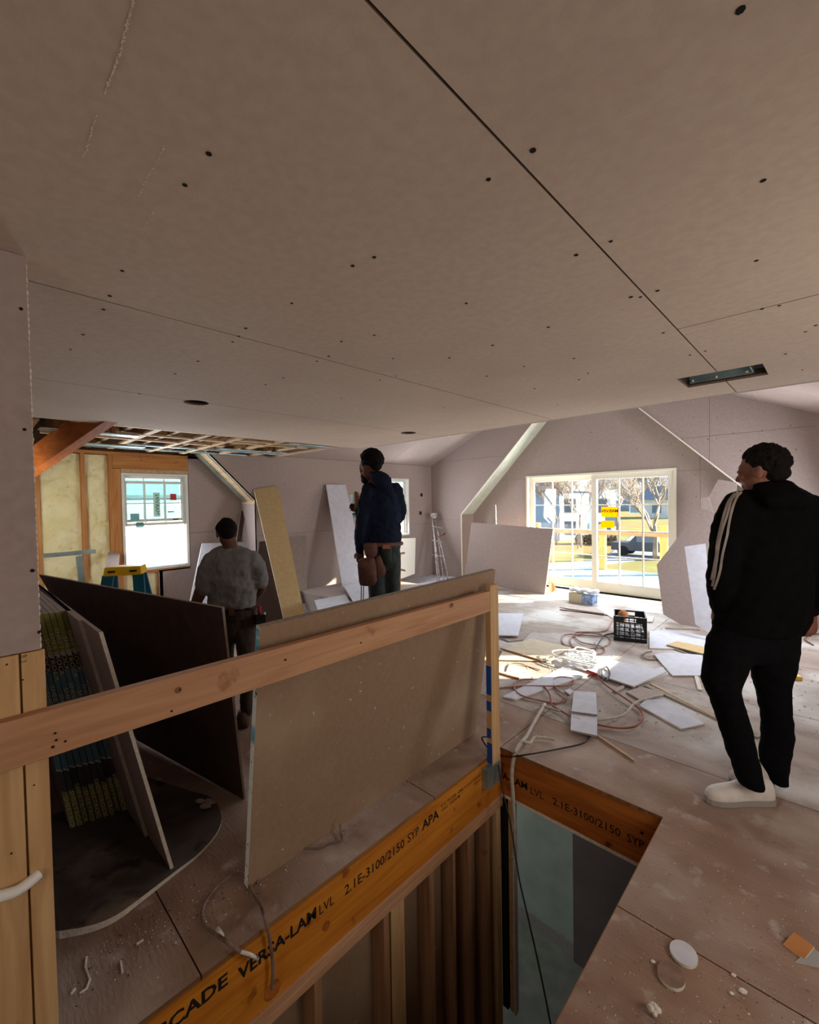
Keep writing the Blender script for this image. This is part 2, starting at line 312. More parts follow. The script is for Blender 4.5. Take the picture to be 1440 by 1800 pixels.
# scuffs: white scratch flecks on the ceiling
b = NB()
for (xa, ya, xb, yb, n) in ((234, 0, 212, 90, 26), (212, 90, 182, 168, 22), (168, 205, 146, 280, 18), (288, 258, 258, 318, 14), (256, 320, 226, 375, 9), (268, 375, 244, 420, 5)):
    for k in range(n):
        t = k / n; p = FL(xa + (xb - xa) * t + R_.uniform(-1.5, 1.5), ya + (yb - ya) * t, CZ - .0008); q = p + Vector((R_.uniform(.001, .004), R_.uniform(-.002, .002), 0)); tube(b, [p, q], R_.uniform(.0006, .0014), 4)
put('scratch_flecks', b, GYPS, ceil, kind='stuff')
# ------------------------------------------------------------------ vault over the far end
D2, D1, LW, RWX, AX, AZ = 7.13, 7.54, -6.17, .37, -2.9, 3.78
vault = setting('ceiling_vault')
for s, xe in ((-1, LW), (1, RWX)):
    u = Vector((xe - AX, 0, 2.33 - AZ)); ln = u.length; u.normalize(); nn = Vector((0, 1, 0)).cross(u); nn = nn if nn.z > 0 else -nn
    panels(vault, 'drywall_panel', ((AX, 3.56, AZ), u, (0, 1, 0), nn), rect(0, 0, ln, D2 - 3.56 + .0), [], [0, 1.22, 2.44, ln], [0, 2.3, D2 - 3.56], .013, .005, [PAPER, GYPS])
    b = slab(((AX, 3.5, AZ), u, (0, 1, 0), nn), rect(-.05, 0, ln + .3, D1 - 3.3), [], .2); bmesh.ops.translate(b, vec=nn * .02, verts=list(b.verts)); put('roof_deck', b, [BACK, BACK], vault)
# ------------------------------------------------------------------ far wall: gable plane y=D2 with the cut-out, door wall y=D1 behind it
wf = setting('wall_far')
gl = lambda y: None
xl, zl, xr, zr = -5.39, 1.315, -.82, 1.60       # feet of the cut-out's two slopes in plane D2
ap = 45
xa_, za_ = (xl + xr) / 2, None
# slopes run at 45 degrees to an apex over the door
ra, rb = at(1125, 718, 1, D2), at(1310, 860, 1, D2); xr, zr = rb.x, rb.z; sr = (ra.z - rb.z) / (ra.x - rb.x)
sL = (at(938, 742, 1, D2).z - zl) / (at(938, 742, 1, D2).x - xl)
ZT = 3.25; xlt, xrt = xl + (ZT - zl) / sL, xr + (ZT - zr) / sr; axx = (xlt + xrt) / 2
OUT2 = [(LW, 0), (xl, 0), (xl, zl), (xlt, ZT), (xrt, ZT), (xr, zr), (xr, 0), (RWX, 0), (RWX, 2.33), (AX, AZ), (LW, 2.33)]
panels(wf, 'drywall_panel', ((0, D2, 0), (1, 0, 0), (0, 0, 1), (0, 1, 0)), OUT2, [], [LW, -3.6, -1.2, RWX], [0, 1.2, 2.41, 3.8], .013, .004, [PAPER, GYPS])
b = slab(((0, D2 + .014, 0), (1, 0, 0), (0, 0, 1), (0, 1, 0)), [(LW - .3, -.0), (xl - .012, 0), (xl - .012, zl), (xlt - .006, ZT + .012), (xrt + .006, ZT + .012), (xr + .012, zr), (xr + .012, 0), (RWX + .3, 0), (RWX + .3, 2.3), (AX, AZ + .2), (LW - .3, 2.3)], [], .12); put('wall_framing', b, [BACK, BACK], wf)
# lining of the reveal (jambs and slopes)
for i, (p, q) in enumerate((((xl, 0), (xl, zl)), ((xl, zl), (xlt, ZT)), ((xlt, ZT), (xrt, ZT)), ((xrt, ZT), (xr, zr)), ((xr, zr), (xr, 0)))):
    p, q = Vector((p[0], 0, p[1])), Vector((q[0], 0, q[1])); d = (q - p).normalized(); n = Vector((0, 1, 0)).cross(d); c = Vector((axx, 0, 1))
    if n.dot((p + q) / 2 - c) < 0: n = -n
    b = NB(); r = [p + Vector((0, D2 + .0, 0)), q + Vector((0, D2, 0)), q + Vector((0, D1, 0)), p + Vector((0, D1, 0))]
    hexa(b, r, [k + n * .012 for k in r]); put('reveal_lining' if i in (1, 2, 3) else 'reveal_jamb', b, SOFF if i in (1, 2, 3) else PAPER, wf)
    e = NB(); tube(e, [p + Vector((0, D2 - .004, 0)), q + Vector((0, D2 - .004, 0))], .011, 6); put('bright_cut_edge', e, WTR_, wf)
DX0, DX1, DZ = -4.157, -1.681, 2.03
panels(wf, 'drywall_panel', ((0, D1, 0), (1, 0, 0), (0, 0, 1), (0, 1, 0)), [(xl - .05, 0), (DX0, 0), (DX0, DZ), (DX1, DZ), (DX1, 0), (xr + .05, 0), (xr + .05, ZT), (xl - .05, ZT)], [], [xl - .05, DX0 - .4, DX1 + .3, xr + .05], [0, 1.98, 5], .013, .004, [PAPER, GYPS])
b = slab(((0, D1 + .014, 0), (1, 0, 0), (0, 0, 1), (0, 1, 0)), [(LW - .7, 0), (DX0, 0), (DX0, DZ), (DX1, DZ), (DX1, 0), (1.4, 0), (1.4, 4.2), (LW - .7, 4.2)], [], .12); put('outer_sheathing', b, [BACK, BACK], wf)
FWX = [(at(x, y, 1, D2)) for x, y in ((1262, 735), (1219, 733), (1340, 757), (1199, 772), (1290, 762), (1302, 792), (1390, 748), (1400, 790), (1245, 772), (1260, 771))]
screws(wf, FWX, .006, (0, -1, 0))
screws(wf, [at(x, y, 1, D1) for x, y in ((1100, 720 + 25), (1040, 760), (960, 800), (1180, 780), (1165, 772), (930, 818), (1200, 800), (1224, 873), (1222, 835), (1120, 790), (890, 850), (900, 905), (1000, 815), (1085, 813))], .006, (0, -1, 0))
# ------------------------------------------------------------------ sliding glass door
door = setting('door_1')
def frame_ring(parent, name, x0, x1, z0, z1, wl, wr, wb, wt, y0, y1, m=WHITED):
    for nm, a, c in (('stile', (x0, y0, z0), (x0 + wl, y1, z1)), ('stile', (x1 - wr, y0, z0), (x1, y1, z1)), ('rail', (x0 + wl, y0, z0), (x1 - wr, y1, z0 + wb)), ('rail', (x0 + wl, y0, z1 - wt), (x1 - wr, y1, z1))):
        put(nm, soft(bx(a, c), .002), m, parent)
frame_ring(door, 'frame', DX0, DX1, 0.0, DZ, .03, .03, .03, .035, D1 - .03, D1 + .12)
MX = -2.915
for k, (x0, x1, y0) in enumerate(((DX0 + .03, MX + .035, D1 + .06), (MX - .035, DX1 - .03, D1 + .0))):
    s = put('sash', soft(bx((x0, y0, .03), (x0 + .085, y0 + .045, DZ - .035)), .003), WHITED, door)
    for a, c in (((x1 - .085, y0, .03), (x1, y0 + .045, DZ - .035)), ((x0 + .085, y0, .03), (x1 - .085, y0 + .045, .19)), ((x0 + .085, y0, DZ - .12), (x1 - .085, y0 + .045, DZ - .035))):
        put('sash_rail', soft(bx(a, c), .003), WHITED, s)
    gx0, gx1, gz0, gz1 = x0 + .085, x1 - .085, .19, DZ - .12
    put('glass_pane', bx((gx0, y0 + .020, gz0), (gx1, y0 + .024, gz1)), GLASS, s)
    for i in (1, 2): xm = gx0 + (gx1 - gx0) * i / 3; put('muntin', bx((xm - .010, y0 + .010, gz0), (xm + .010, y0 + .034, gz1)), WHITED, s)
    for j in (1, 2, 3): zm = gz0 + (gz1 - gz0) * j / 4; put('muntin', bx((gx0, y0 + .011, zm - .009), (gx1, y0 + .033, zm + .009)), WHITED, s)
put('door_sill', bx((DX0, D1 - .05, -.0), (DX1, D1 + .0, .028)), HOLE, door)
# yellow makers' stickers, seen from behind
YEL = thin('yellow_sticker', (240, 178, 6), .45); YELT = mat('dark_sticker_print', (40, 30, 0), rough=.6)
yy = D1 + .012
def st(px, py): return at(px, py, 1, yy)
for i, (a, c) in enumerate((((1057, 891), (1088, 909)), ((1057, 915), (1080, 928)))):
    p, q = st(*a), st(*c); s = put('sticker', bx((p.x, yy, q.z), (q.x, yy + .002, p.z)), YEL, door)
    tag(s, 'yellow sticker with mirrored lettering' if i == 0 else 'plain yellow sticker')
    if i == 0: words('MARVIN', (q.x - .01, yy - .0012, (p.z + q.z) / 2 - .01), (-1, 0, 0), (0, 0, 1), .055, (q.x - p.x) - .02, YELT, s, bold=.03, th=-.001)
# ------------------------------------------------------------------ left wall: near plane x=LW with window cut-out, recessed window wall
wl = setting('wall_left'); RX = -6.6
WY0, WY1, WZ0, WZ1 = 5.62, 6.42, .92, 2.05      # small far window
A0 = 3.13
b2 = [(A0, 0), (D2 + .0, 0), (D2, 2.33), (2.44, 2.33), (A0, 1.65)]
LF = ((LW, 0, 0), (0, 1, 0), (0, 0, 1), (-1, 0, 0))
LH = [rect(WY0, WZ0, WY1, WZ1), rect(4.92, 1.33, 5.12, 1.74)]
panels(wl, 'drywall_panel', LF, b2, LH, [2.4, 5.5, D2], [0, 1.125, 2.33], .013, .004, [PAPER, GYPS])
b = slab(((LW - .014, 0, 0), (0, 1, 0), (0, 0, 1), (-1, 0, 0)), [(A0 + .02, 0), (D1, 0), (D1, 2.5), (2.5, 2.5), (2.5, 2.33), (A0 + .02, 1.68)], LH, .14); put('wall_framing', b, [BACK, BACK], wl)
# reveal of the recess: raw sloping soffit with metal bead, jamb, ledge
p, q = Vector((LW, A0, 1.65)), Vector((LW, 2.44, 2.33)); d = (q - p).normalized(); n = Vector((0, d.z, -d.y)); n = n if n.y > 0 else -n
b = NB(); r = [p, q, q + Vector((RX - LW, 0, 0)), p + Vector((RX - LW, 0, 0))]; hexa(b, r, [k + n * .02 for k in r]); put('sloping_soffit', b, PINEX, wl)
b = NB(); beam(b, p + Vector((-.05, 0, 0)) - n * .004, q + Vector((-.05, 0, 0)) - n * .004, .03, .012, n); put('corner_bead', b, GALV, wl)
b = NB(); beam(b, p + Vector((-.30, 0, 0)) - n * .012, q + Vector((-.30, 0, 0)) - n * .012, .10, .03, n); put('pipe_wrap', b, GALV, wl)
b = NB(); box(b, (RX, A0, 0), (LW, A0 + .012, 1.60)); put('reveal_jamb', b, PAPER, wl)
b = NB(); box(b, (RX, A0 - .004, 1.60), (LW, A0 + .012, 1.65)); put('timber_ledge', b, PINEX, wl)
# recessed wall: drywall to the right of the window and below, foam and studs to the left
W1Y0, W1Y1, W1Z0, W1Z1 = 1.535, 2.345, .74, 2.03
RF = ((RX, 0, 0), (0, 1, 0), (0, 0, 1), (-1, 0, 0))
panels(wl, 'drywall_panel', RF, [(W1Y1 + .012, 0), (A0, 0), (A0, 2.3), (W1Y1 + .012, 2.3)], [], [W1Y1, A0], [0, 1.2, 2.3], .013, .004, [PAPER, GYPS])
panels(wl, 'drywall_panel', RF, rect(1.94, 0, W1Y1 + .01, W1Z0 - .02), [], [1.9, 2.4], [0, 1], .013, .004, [PAPER, GYPS])
b = slab(((RX - .12, 0, 0), (0, 1, 0), (0, 0, 1), (-1, 0, 0)), rect(.0, 0, 3.3, 2.62), [rect(W1Y0, W1Z0, W1Y1, W1Z1)], .04); put('outer_sheathing', b, [BACK, BACK], wl)
for y0, y1, z0, z1, m in ((.685, .723, 0, 2.26, FIRZ), (1.118, 1.160, 0, 2.26, FIRZ), (1.405, 1.447, 0, 2.26, FIRZ), (1.449, 1.53, 0, 2.08, FIRZ), (1.95, 1.99, 0, .70, FIRZ), (.25, .29, 0, 2.26, FIRZ)):
    put('stud', bx((RX, y0, z0), (RX - .115, y1, z1)), m, wl)
put('header', bx((RX + .004, 1.449, 2.085), (RX - .115, W1Y1 + .01, 2.255)), FIRY, wl); put('header_block', bx((RX, 1.535, 2.034), (RX - .1, W1Y1 + .01, 2.082)), PINEX, wl)
put('sill_plate', bx((RX, 1.535, .70), (RX - .115, W1Y1, W1Z0 - .003)), FIRY, wl); put('top_plate', bx((RX, .1, 2.258), (RX - .115, A0, 2.296)), FIRY, wl)
def foam(y0, y1, z0, z1):
    b = NB(); ny, nz = max(3, int((y1 - y0) / .022)), max(3, int((z1 - z0) / .022)); g = []
    for i in range(ny + 1):
        row = []
        for j in range(nz + 1):
            y, z = y0 + (y1 - y0) * i / ny, z0 + (z1 - z0) * j / nz
            h = noise.fractal(Vector((y * 7, z * 5, 3)), .6, 2.2, 5) * .03; edge = min(i, ny - i, 2) / 2
            row.append(b.verts.new((RX - .055 + (h + .02 * noise.noise(Vector((y * 30, z * 22, 1)))) * edge - .02 * (1 - edge), y, z)))
        g.append(row)
    for i in range(ny):
        for j in range(nz): b.faces.new((g[i][j], g[i + 1][j], g[i + 1][j + 1], g[i][j + 1]))
    put('spray_foam', b, FOAM, wl, smooth=True, kind='stuff')
foam(.292, .684, 0, 2.25); foam(.724, 1.117, 0, 2.25); foam(1.161, 1.404, 0, 2.25); foam(1.535, 1.949, 0, .70)
# windows in the left wall
def hung_window(name, X, y0, y1, z0, z1, dx, raised, cols=3):
    wn = setting(name)
    for nm, a, c in (('window_frame', (X + .012, y0, z0), (X - .10, y0 + .03, z1)), ('window_frame', (X + .012, y1 - .03, z0), (X - .10, y1, z1)), ('window_frame', (X + .012, y0 + .03, z1 - .03), (X - .10, y1 - .03, z1)), ('window_sill', (X + .012, y0 + .03, z0), (X - .12, y1 - .03, z0 + .03))):
        put(nm, soft(bx(a, c), .002), WHITE, wn)
    ya, yb = y0 + .03, y1 - .03; zm = (z0 + z1) / 2
    for k, (za, zb, xo) in enumerate(((zm - .0, z1 - .03, .075), ((zm + .02 - .07, z1 - .10, .035) if raised else (z0 + .03, zm + .04, .035)))):
        s = put('sash', soft(bx((X - xo, ya, za), (X - xo - .03, ya + .035, zb)), .002), WHITE, wn)
        for a, c in (((ya + .035, za), (yb - .035, za + .035)), ((ya + .035, zb - .035), (yb - .035, zb)), ((yb - .035, za), (yb, zb))): put('sash_rail', soft(bx((X - xo, a[0], a[1]), (X - xo - .03, c[0], c[1])), .002), WHITE, s)
        put('glass_pane', bx((X - xo - .014, ya + .035, za + .035), (X - xo - .017, yb - .035, zb - .035)), GLASS, s)
        for i in range(1, cols): yv = ya + (yb - ya) * i / cols; put('muntin', bx((X - xo - .006, yv - .006, za + .035), (X - xo - .024, yv + .006, zb - .035)), WHITE, s)
        zz = (za + zb) / 2; put('muntin', bx((X - xo - .007, ya + .035, zz - .006), (X - xo - .023, yb - .035, zz + .006)), WHITE, s)
    return wn
w1 = hung_window('window_1', RX, W1Y0, W1Y1, W1Z0, W1Z1, 0, True)
FILM = thin('pale_blue_protective_film', (212, 238, 240), .7, .6)
put('protective_film', bx((RX - .120, W1Y0 + .07, 1.42), (RX - .1205, W1Y1 - .07, W1Z1 - .07)), FILM, w1)
xf = RX - .118
def wp(px, py, X): return at(px, py, 0, X)
STK = thin('white_sticker', (226, 236, 226), .7); STR = thin('red_sticker', (232, 116, 106), .7); STG = thin('grey_sticker', (176, 206, 208), .7)
for i, (a, c, m, X, lb) in enumerate((((269, 866), (282, 908), STK, -6.632, 'tall white sticker with sideways lettering'), ((299, 868), (310, 879), STR, -6.632, 'small red square sticker'), ((229, 903), (245, 915), STG, -6.632, 'grey sticker'), ((239, 918), (253, 927), STG, -6.63, 'crumpled grey label'))):
    p, q = wp(*a, X), wp(*c, X); s = put('sticker', bx((X, p.y, q.z), (X + .002, q.y, p.z)), m, w1); tag(s, lb)
    if i == 0: words('MARVIN', (X + .0022, p.y + .025, q.z + .03), (0, 0, 1), (0, -1, 0), -.045, (p.z - q.z) - .06, INK, s, th=0)
for a, c in (((295, 899), (306, 900.5)), ((304, 912), (314, 913.5))):
    p, q = wp(*a, -6.632), wp(*c, -6.632); put('printed_line', bx((-6.632, p.y, q.z), (-6.63, q.y, p.z)), INK, w1)
hung_window('window_2', LW, WY0, WY1, WZ0, WZ1, 0, False, 2)
# niche and boxes on the left wall
b = NB(); box(b, (LW - .1, 4.915, 1.325), (LW - .09, 5.125, 1.745)); box(b, (LW - .1, 4.915, 1.325), (LW - .005, 4.92, 1.745)); box(b, (LW - .1, 5.12, 1.325), (LW - .005, 5.125, 1.745)); put('niche_box', b, GALV, wl)
b = NB(); box(b, (LW + .006, 6.72, 1.31), (LW, 6.80, 1.39)); put('outlet_box', b, BACK, wl); b = NB(); box(b, (LW + .008, 6.735, 1.325), (LW + .002, 6.785, 1.375)); put('outlet_opening', b, HOLE, wl)
b = NB(); tube(b, [(LW + .004, 6.80, 1.725), (LW - .01, 6.80, 1.725)], .038, 12); put('wall_hole', b, HOLE, wl)
screws(wl, [at(x, y, 0, LW) for x, y in ((545, 830), (600, 862), (736, 842), (752, 838), (730, 880), (680, 834), (560, 870), (500, 850), (556, 900), (690, 925), (748, 930), (520, 905))], .006, (1, 0, 0))
# exposed ceiling over the left recess: joists, strapping
ex = setting('ceiling_framing')
for y in [.35 + .405 * k for k in range(8)]:
    if y < 3.45: put('joist', bx((-6.55, y, 2.32), (-4.22, y + .038, 2.56)), RAFT, ex)
for y in [.52, .93, 1.36, 1.80, 2.2, 2.62, 3.05, 3.4]:
    x0, x1 = -6.4 + R_.uniform(0, .2), -4.24 - R_.choice([0, 0, .3]); b = NB(); beam(b, (x0, y, 2.305), (x1, y + R_.uniform(-.04, .04), 2.305), .06, .02); put('furring_strip', b, PINEX, ex)
for x, y0, y1 in ((-4.45, .7, 3.45), (-4.9, 1.1, 3.2), (-5.3, .6, 2.3), (-5.75, 1.4, 3.3), (-6.15, .7, 3.0), (-4.7, 2.2, 3.4)):
    b = NB(); beam(b, (x, y0, 2.30), (x + .02, y1, 2.30), .05, .018); put('furring_strip', b, PINEX if x > -5.5 else GALV, ex)
for x, y0, y1 in ((-5.0, .55, 1.3), (-5.5, 2.3, 3.2), (-4.6, 2.7, 3.3), (-5.9, .8, 1.6)): put('metal_bracket', bx((x, y0, 2.275), (x + .14, y1, 2.285)), GALV, ex)
b = NB(); box(b, (-4.205, -.5, CZ + .001), (-4.217, 3.5, CZ + .044)); put('ceiling_edge', b, GYPS, ex)
rf = NB(); beam(rf, (-3.6, 1.0, 2.48), (-6.3, .40, 1.86), .09, .22); put('hip_rafter', rf, woodmat('orange_rafter', (190, 106, 40), (150, 76, 24), 'X', 16), ex)
b = NB()
for k in range(70):
    p = Vector((-5.6 + R_.uniform(-.5, .5), .42 + R_.uniform(-.15, .1), 2.19 + R_.uniform(0, .08))); ell(b, p, XYZ, (.06, .05, .035), 7, 5)
put('foam_lumps', b, FOAM, ex, smooth=True, kind='stuff')
# ------------------------------------------------------------------ right wall, back wall, near-left partition
wr = setting('wall_right')
RWH = [rect(5.62, .92, 6.42, 2.05)]  # unseen window opening, assumed from the sun patch on the floor
panels(wr, 'drywall_panel', ((RWX, 0, 0), (0, 1, 0), (0, 0, 1), (1, 0, 0)), rect(3.56, 0, D2, 2.33), RWH, [3.56, D2], [0, 1.2, 2.33], .013, .004, [PAPER, GYPS])
b = slab(((RWX + .014, 0, 0), (0, 1, 0), (0, 0, 1), (1, 0, 0)), rect(3.5, 0, D1, 2.5), RWH, .06); put('wall_framing', b, [BACK, BACK], wr)
b = NB(); box(b, (RWX, 3.5, 0), (1.4, 3.56, CZ + .3)); put('return_wall', b, PAPER, wr)
b = NB(); box(b, (1.3, -2.6, 0), (1.4, 3.56, CZ)); put('near_right_wall', b, PAPER, wr)
wb = setting('wall_back'); b = NB(); box(b, (-1.7, -2.6, 0), (1.4, -2.5, CZ)); put('drywall_panel', b, PAPER, wb)
wp_ = setting('wall_near_left'); WX = -1.53
b = NB(); box(b, (WX, -2.5, 1.222), (WX - .013, .158, CZ - .002)); put('drywall_panel', b, [PAPER], wp_)
b = NB()
for k in range(60):
    z = 1.23 + k * .017; ell(b, (WX - .004, .158, z), XYZ, (.006, R_.uniform(.001, .004), .009), 6, 4)
put('ragged_paper_edge', b, GYPS, wp_, kind='stuff')
for y0, y1, x1, m in ((.112, .152, WX - .10, PINEZ), (.035, .098, WX - .10, PINEZ), (-.37, -.33, WX - .10, PINEZ), (-.78, -.74, WX - .1, PINEZ), (-1.2, -1.16, WX - .1, PINEZ)):
    put('stud', soft(bx((WX - .014, y0, 0), (x1, y1, CZ - .003)), .002), m, wp_)
put('stud', soft(bx((WX, .118, -.02), (WX - .013, .166, 1.218)), .002), PINEZ, wp_); put('stud', soft(bx((WX, .040, -.02), (WX - .013, .113, 1.218)), .002), PINEZ, wp_)
put('framing_gap_shadow_board', bx((WX - .10, -2.5, 0), (WX - .11, .03, CZ - .003)), PLY, wp_)
screws(wp_, [at(x, y, 0, WX) for x, y in ((37, 543), (43, 755), (57, 1003), (69, 1111))], .0045, (1, 0, 0))
screws(wp_, [at(x, y, 0, WX) for x, y in ((12, 1168), (40, 1195), (80, 1260), (12, 1345), (60, 1380), (97, 1520), (20, 1500))], .0022, (1, 0, 0), 'nail_head')
words('SYP', at(35, 1158, 0, WX), (0, 1, 0), (0, 0, 1), .008, .014, INK, wp_, th=.0012); words('KD-HT', at(35, 1166, 0, WX), (0, 1, 0), (0, 0, 1), .005, .014, INK, wp_, th=.0012)
b = NB(); box(b, (-6.7, .02, 0), (-1.64, .10, 2.6)); put('wall_side_near', b, PAPER, kind='structure')
# white taped pipe through the studs
b = NB(); tube(b, smooth_path([at(-10, 1578, 0, WX + .012), at(25, 1568, 0, WX + .014), at(50, 1552, 0, WX + .010), at(68, 1536, 0, WX - .0)]), .014, 10)
pt = put('pipe', b, WHITE, smooth=True, label='short white pipe crossing the raw studs at the left edge', cat='pipe')

# ------------------------------------------------------------------ stair opening: beams, studs, lower floor
lb = thing('laminated_beam', (HX0, .5, -.32), 'long orange laminated beam with black printing along the stair opening', 'beam')
BX = HX0 + .002
put('beam_ply', bx((BX, -1.5, -.302), (BX - .045, HY1, -.021)), LVLY, lb)
for txt, ya, yb, z0, h, bo in (('CASCADE', .30, .632, -.100, .048, .03), ('VERSA-LAM', .668, 1.003, -.122, .050, .03), ('LVL', 1.018, 1.093, -.122, .042, 0), ('2.1E-3100/2150', 1.150, 1.524, -.128, .044, .01), ('SYP', 1.548, 1.633, -.124, .042, .01), ('APA', 1.655, 1.792, -.122, .050, .03),
                               ('ICC PS ESR 1040', 1.812, 2.012, -.080, .018, .01), ('CNC 10228 M', 1.815, 1.98, -.106, .016, .01), ('B1.5(3C) 220 NOR 6AND', 2.03, 2.25, -.082, .016, .01), ('2DLC M2', 2.12, 2.23, -.106, .013, .01)):
    words(txt, (BX, ya, z0), (0, 1, 0), (0, 0, 1), h, yb - ya, INK, lb, bold=bo)
b = NB(); tube(b, [(BX, 1.16, -.03), (BX + .0012, 1.16, -.03)], .020, 12); tube(b, [(BX, 1.05, -.19), (BX + .0012, 1.05, -.19)], .020, 12); tube(b, [(BX, .80, -.26), (BX + .001, .80, -.26)], .035, 12); tube(b, [(BX, 1.93, -.15), (BX + .0012, 1.93, -.15)], .009, 10)
put('wood_knot', b, LVLX, lb, kind='stuff')
cb = thing('laminated_beam', (-1.1, HY1, -.32), 'short orange laminated beam at the far end of the stair opening', 'beam')
put('beam_ply', bx((HX0 + .0, HY1 - .001, -.300), (HX1, HY1 + .043, -.021)), LVLX, cb)
for txt, xa, xb, z0, h, bo in (('A-LAM', -1.53, -1.352, -.20, .045, .03), ('LVL', -1.33, -1.243, -.208, .042, 0), ('2.1E-3100/2150', -1.186, -.805, -.208, .044, .01), ('SYP', -.772, -.69, -.212, .044, .01)):
    words(txt, (xa, HY1 - .001, z0), (1, 0, 0), (0, 0, 1), h, xb - xa, INK, cb, bold=bo)
put('drywall_edge', bx((HX0, HY1 - .004, -.318), (HX1, HY1 + .05, -.3005)), GYPS, cb)
b = NB(); tube(b, [(-.70, HY1 - .0015, -.13), (-.70, HY1, -.13)], .009, 10); put('bolt_hole', b, HOLE, cb)
ss = setting('wall_stairwell')
put('plywood_edge', bx((HX1, -1.5, -.0), (HX1 - .003, HY1, -.020)), RAFT, ss)
for k, z in enumerate((-.304, -.342)): put('top_plate', soft(bx((HX0 + .01, -1.5, z - .0365), (HX0 - .085, HY1 - .0, z)), .002), PINEY, ss)
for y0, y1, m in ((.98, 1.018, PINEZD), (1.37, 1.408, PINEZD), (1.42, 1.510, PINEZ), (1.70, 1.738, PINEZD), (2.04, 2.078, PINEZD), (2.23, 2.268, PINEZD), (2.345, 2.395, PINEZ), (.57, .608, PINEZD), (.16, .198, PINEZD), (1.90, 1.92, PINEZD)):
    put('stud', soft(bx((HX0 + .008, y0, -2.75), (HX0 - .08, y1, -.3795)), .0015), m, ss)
put('drywall_panel', bx((HX0 - .083, -1.5, -2.75), (HX0 - .096, HY1, -.379)), BACKP, ss)
put('corner_stud', bx((HX0 - .02, HY1 + .02, -1.75), (HX0 + .02, HY1 + .06, -.32)), HOLE, ss)
put('corner_stud', soft(bx((HX0 + .03, HY1 + .03, -1.75), (HX0 + .065, HY1 + .06, -.32)), .001), PINEZ, ss); put('corner_bead', bx((HX0 + .066, HY1 + .02, -1.75), (HX0 + .075, HY1 + .06, -.32)), GYPS, ss)
put('right_side_wall', bx((HX1 + .03, -1.6, -2.75), (HX1 + .12, 4.0, -.25)), LOWB, ss)
put('near_side_wall', bx((-1.7, -1.6, -2.75), (HX1 + .1, -1.5, -.25)), LOWB, ss)
lf = setting('floor_lower'); put('concrete_slab', bx((-6.6, -2.5, -2.85), (1.3, 6.2, -2.75)), LOWF, lf)
lw = setting('wall_lower')
LX = at(1011, 1600, 1, 3.97).x
put('plaster_wall', bx((-2.42, 3.98, -2.75), (LX, 4.08, -.25)), LOWW, lw); put('plaster_wall', bx((-6.6, 5.4, -2.75), (-2.4, 5.5, -.25)), LOWW, lw)
put('skirting_strip', bx((-2.42, 3.965, -2.75), (LX, 3.98, -2.62)), GYPSD, lw)
put('brown_panel', bx((LX, 3.93, -2.75), (.5, 4.08, -.25)), LOWB, lw)
p = at(1063, 1485, 1, 3.93); put('vent_slot', bx((p.x - .1, 3.925, p.z - .03), (p.x + .1, 3.93, p.z + .03)), HOLE, lw)
put('left_side_wall', bx((-6.7, -2.5, -2.75), (-6.6, 5.5, -.25)), LOWW, lw)

# ------------------------------------------------------------------ guard rail and post
gr = thing('guard_rail', (-1.519, 1.1, .92), 'rough pine rail nailed across the studs to the tall post', 'rail')
bm = NB(); beam(bm, (-1.513, -.4, 1.004), (-1.519, 2.26, .982), .038, .125); soft(bm, .003); put('rail_board', bm, PINEY, gr)
screws(gr, [at(x, y, 0, -1.494) for x, y in ((97, 1289), (99, 1301), (115, 1303), (93, 1313), (316, 1212), (302, 1250), (795, 1062), (635, 1130), (502, 1160))], .0035, (1, 0, 0), 'nail_hole')
b = NB(); p = at(795, 1064, 0, -1.494); tube(b, [p, p + Vector((.0008, 0, 0))], .012, 10); p = at(314, 1213, 0, -1.494); tube(b, [p, p + Vector((.0008, 0, 0))], .010, 10); put('wood_knot', b, RAFT, gr, kind='stuff')
po = thing('guard_post', (-1.519, 2.3, -.04), 'upright pine post with blue paint marks at the corner of the opening', 'post')
put('post_timber', soft(bx((-1.538, 2.262, -.035), (-1.50, 2.351, 1.075)), .002), PINEZ, po)
b = NB()
for z0, z1, f in ((.40, .58, 1), (.30, .36, .9), (.13, .19, .8), (-.03, .10, 1)): put('blue_paint_mark', bx((-1.5375, 2.2612, z0), (-1.5375 + .037 * f, 2.2618, z1)), BLUEP, po)
b = NB(); box(b, (-1.5365, 2.20, -.16), (-1.496, 2.352, -.036)); put('metal_bracket', b, GALV, po)

# ------------------------------------------------------------------ big boards in the foreground
GREENT = mat('printed_edge_tape', (226, 232, 228), (120, 176, 200), 1.0, (1, 1, 5), .6, lo=.52, hi=.56, spots=[((146, 170, 84), 3.2, .60, .64), ((70, 84, 92), 46, .62, .66)])
tan = sheet('drywall_sheet', [(-1.752, .81, .002), (-1.752, 2.45, .002), (-1.585, 2.447, 1.145), (-1.567, .805, 1.128)], .030, [BACKP, GREENT, GYPSD], 'large tan drywall sheet leaning behind the wooden guard rail', 'drywall sheet')
for f in tan.data.polygons:
    if f.material_index == 1 and abs(f.normal.y) < .5: f.material_index = 2
ds = sheet('drywall_sheet', [FL(232, 1306, .005), (-2.30, 1.085, .005), FL(380, 1073, 1.10), FL(77, 1008, 1.10)], .013, [DARKP, GYPSD], 'large dark brown drywall sheet in shade leaning left of the tan sheet', 'drywall sheet')
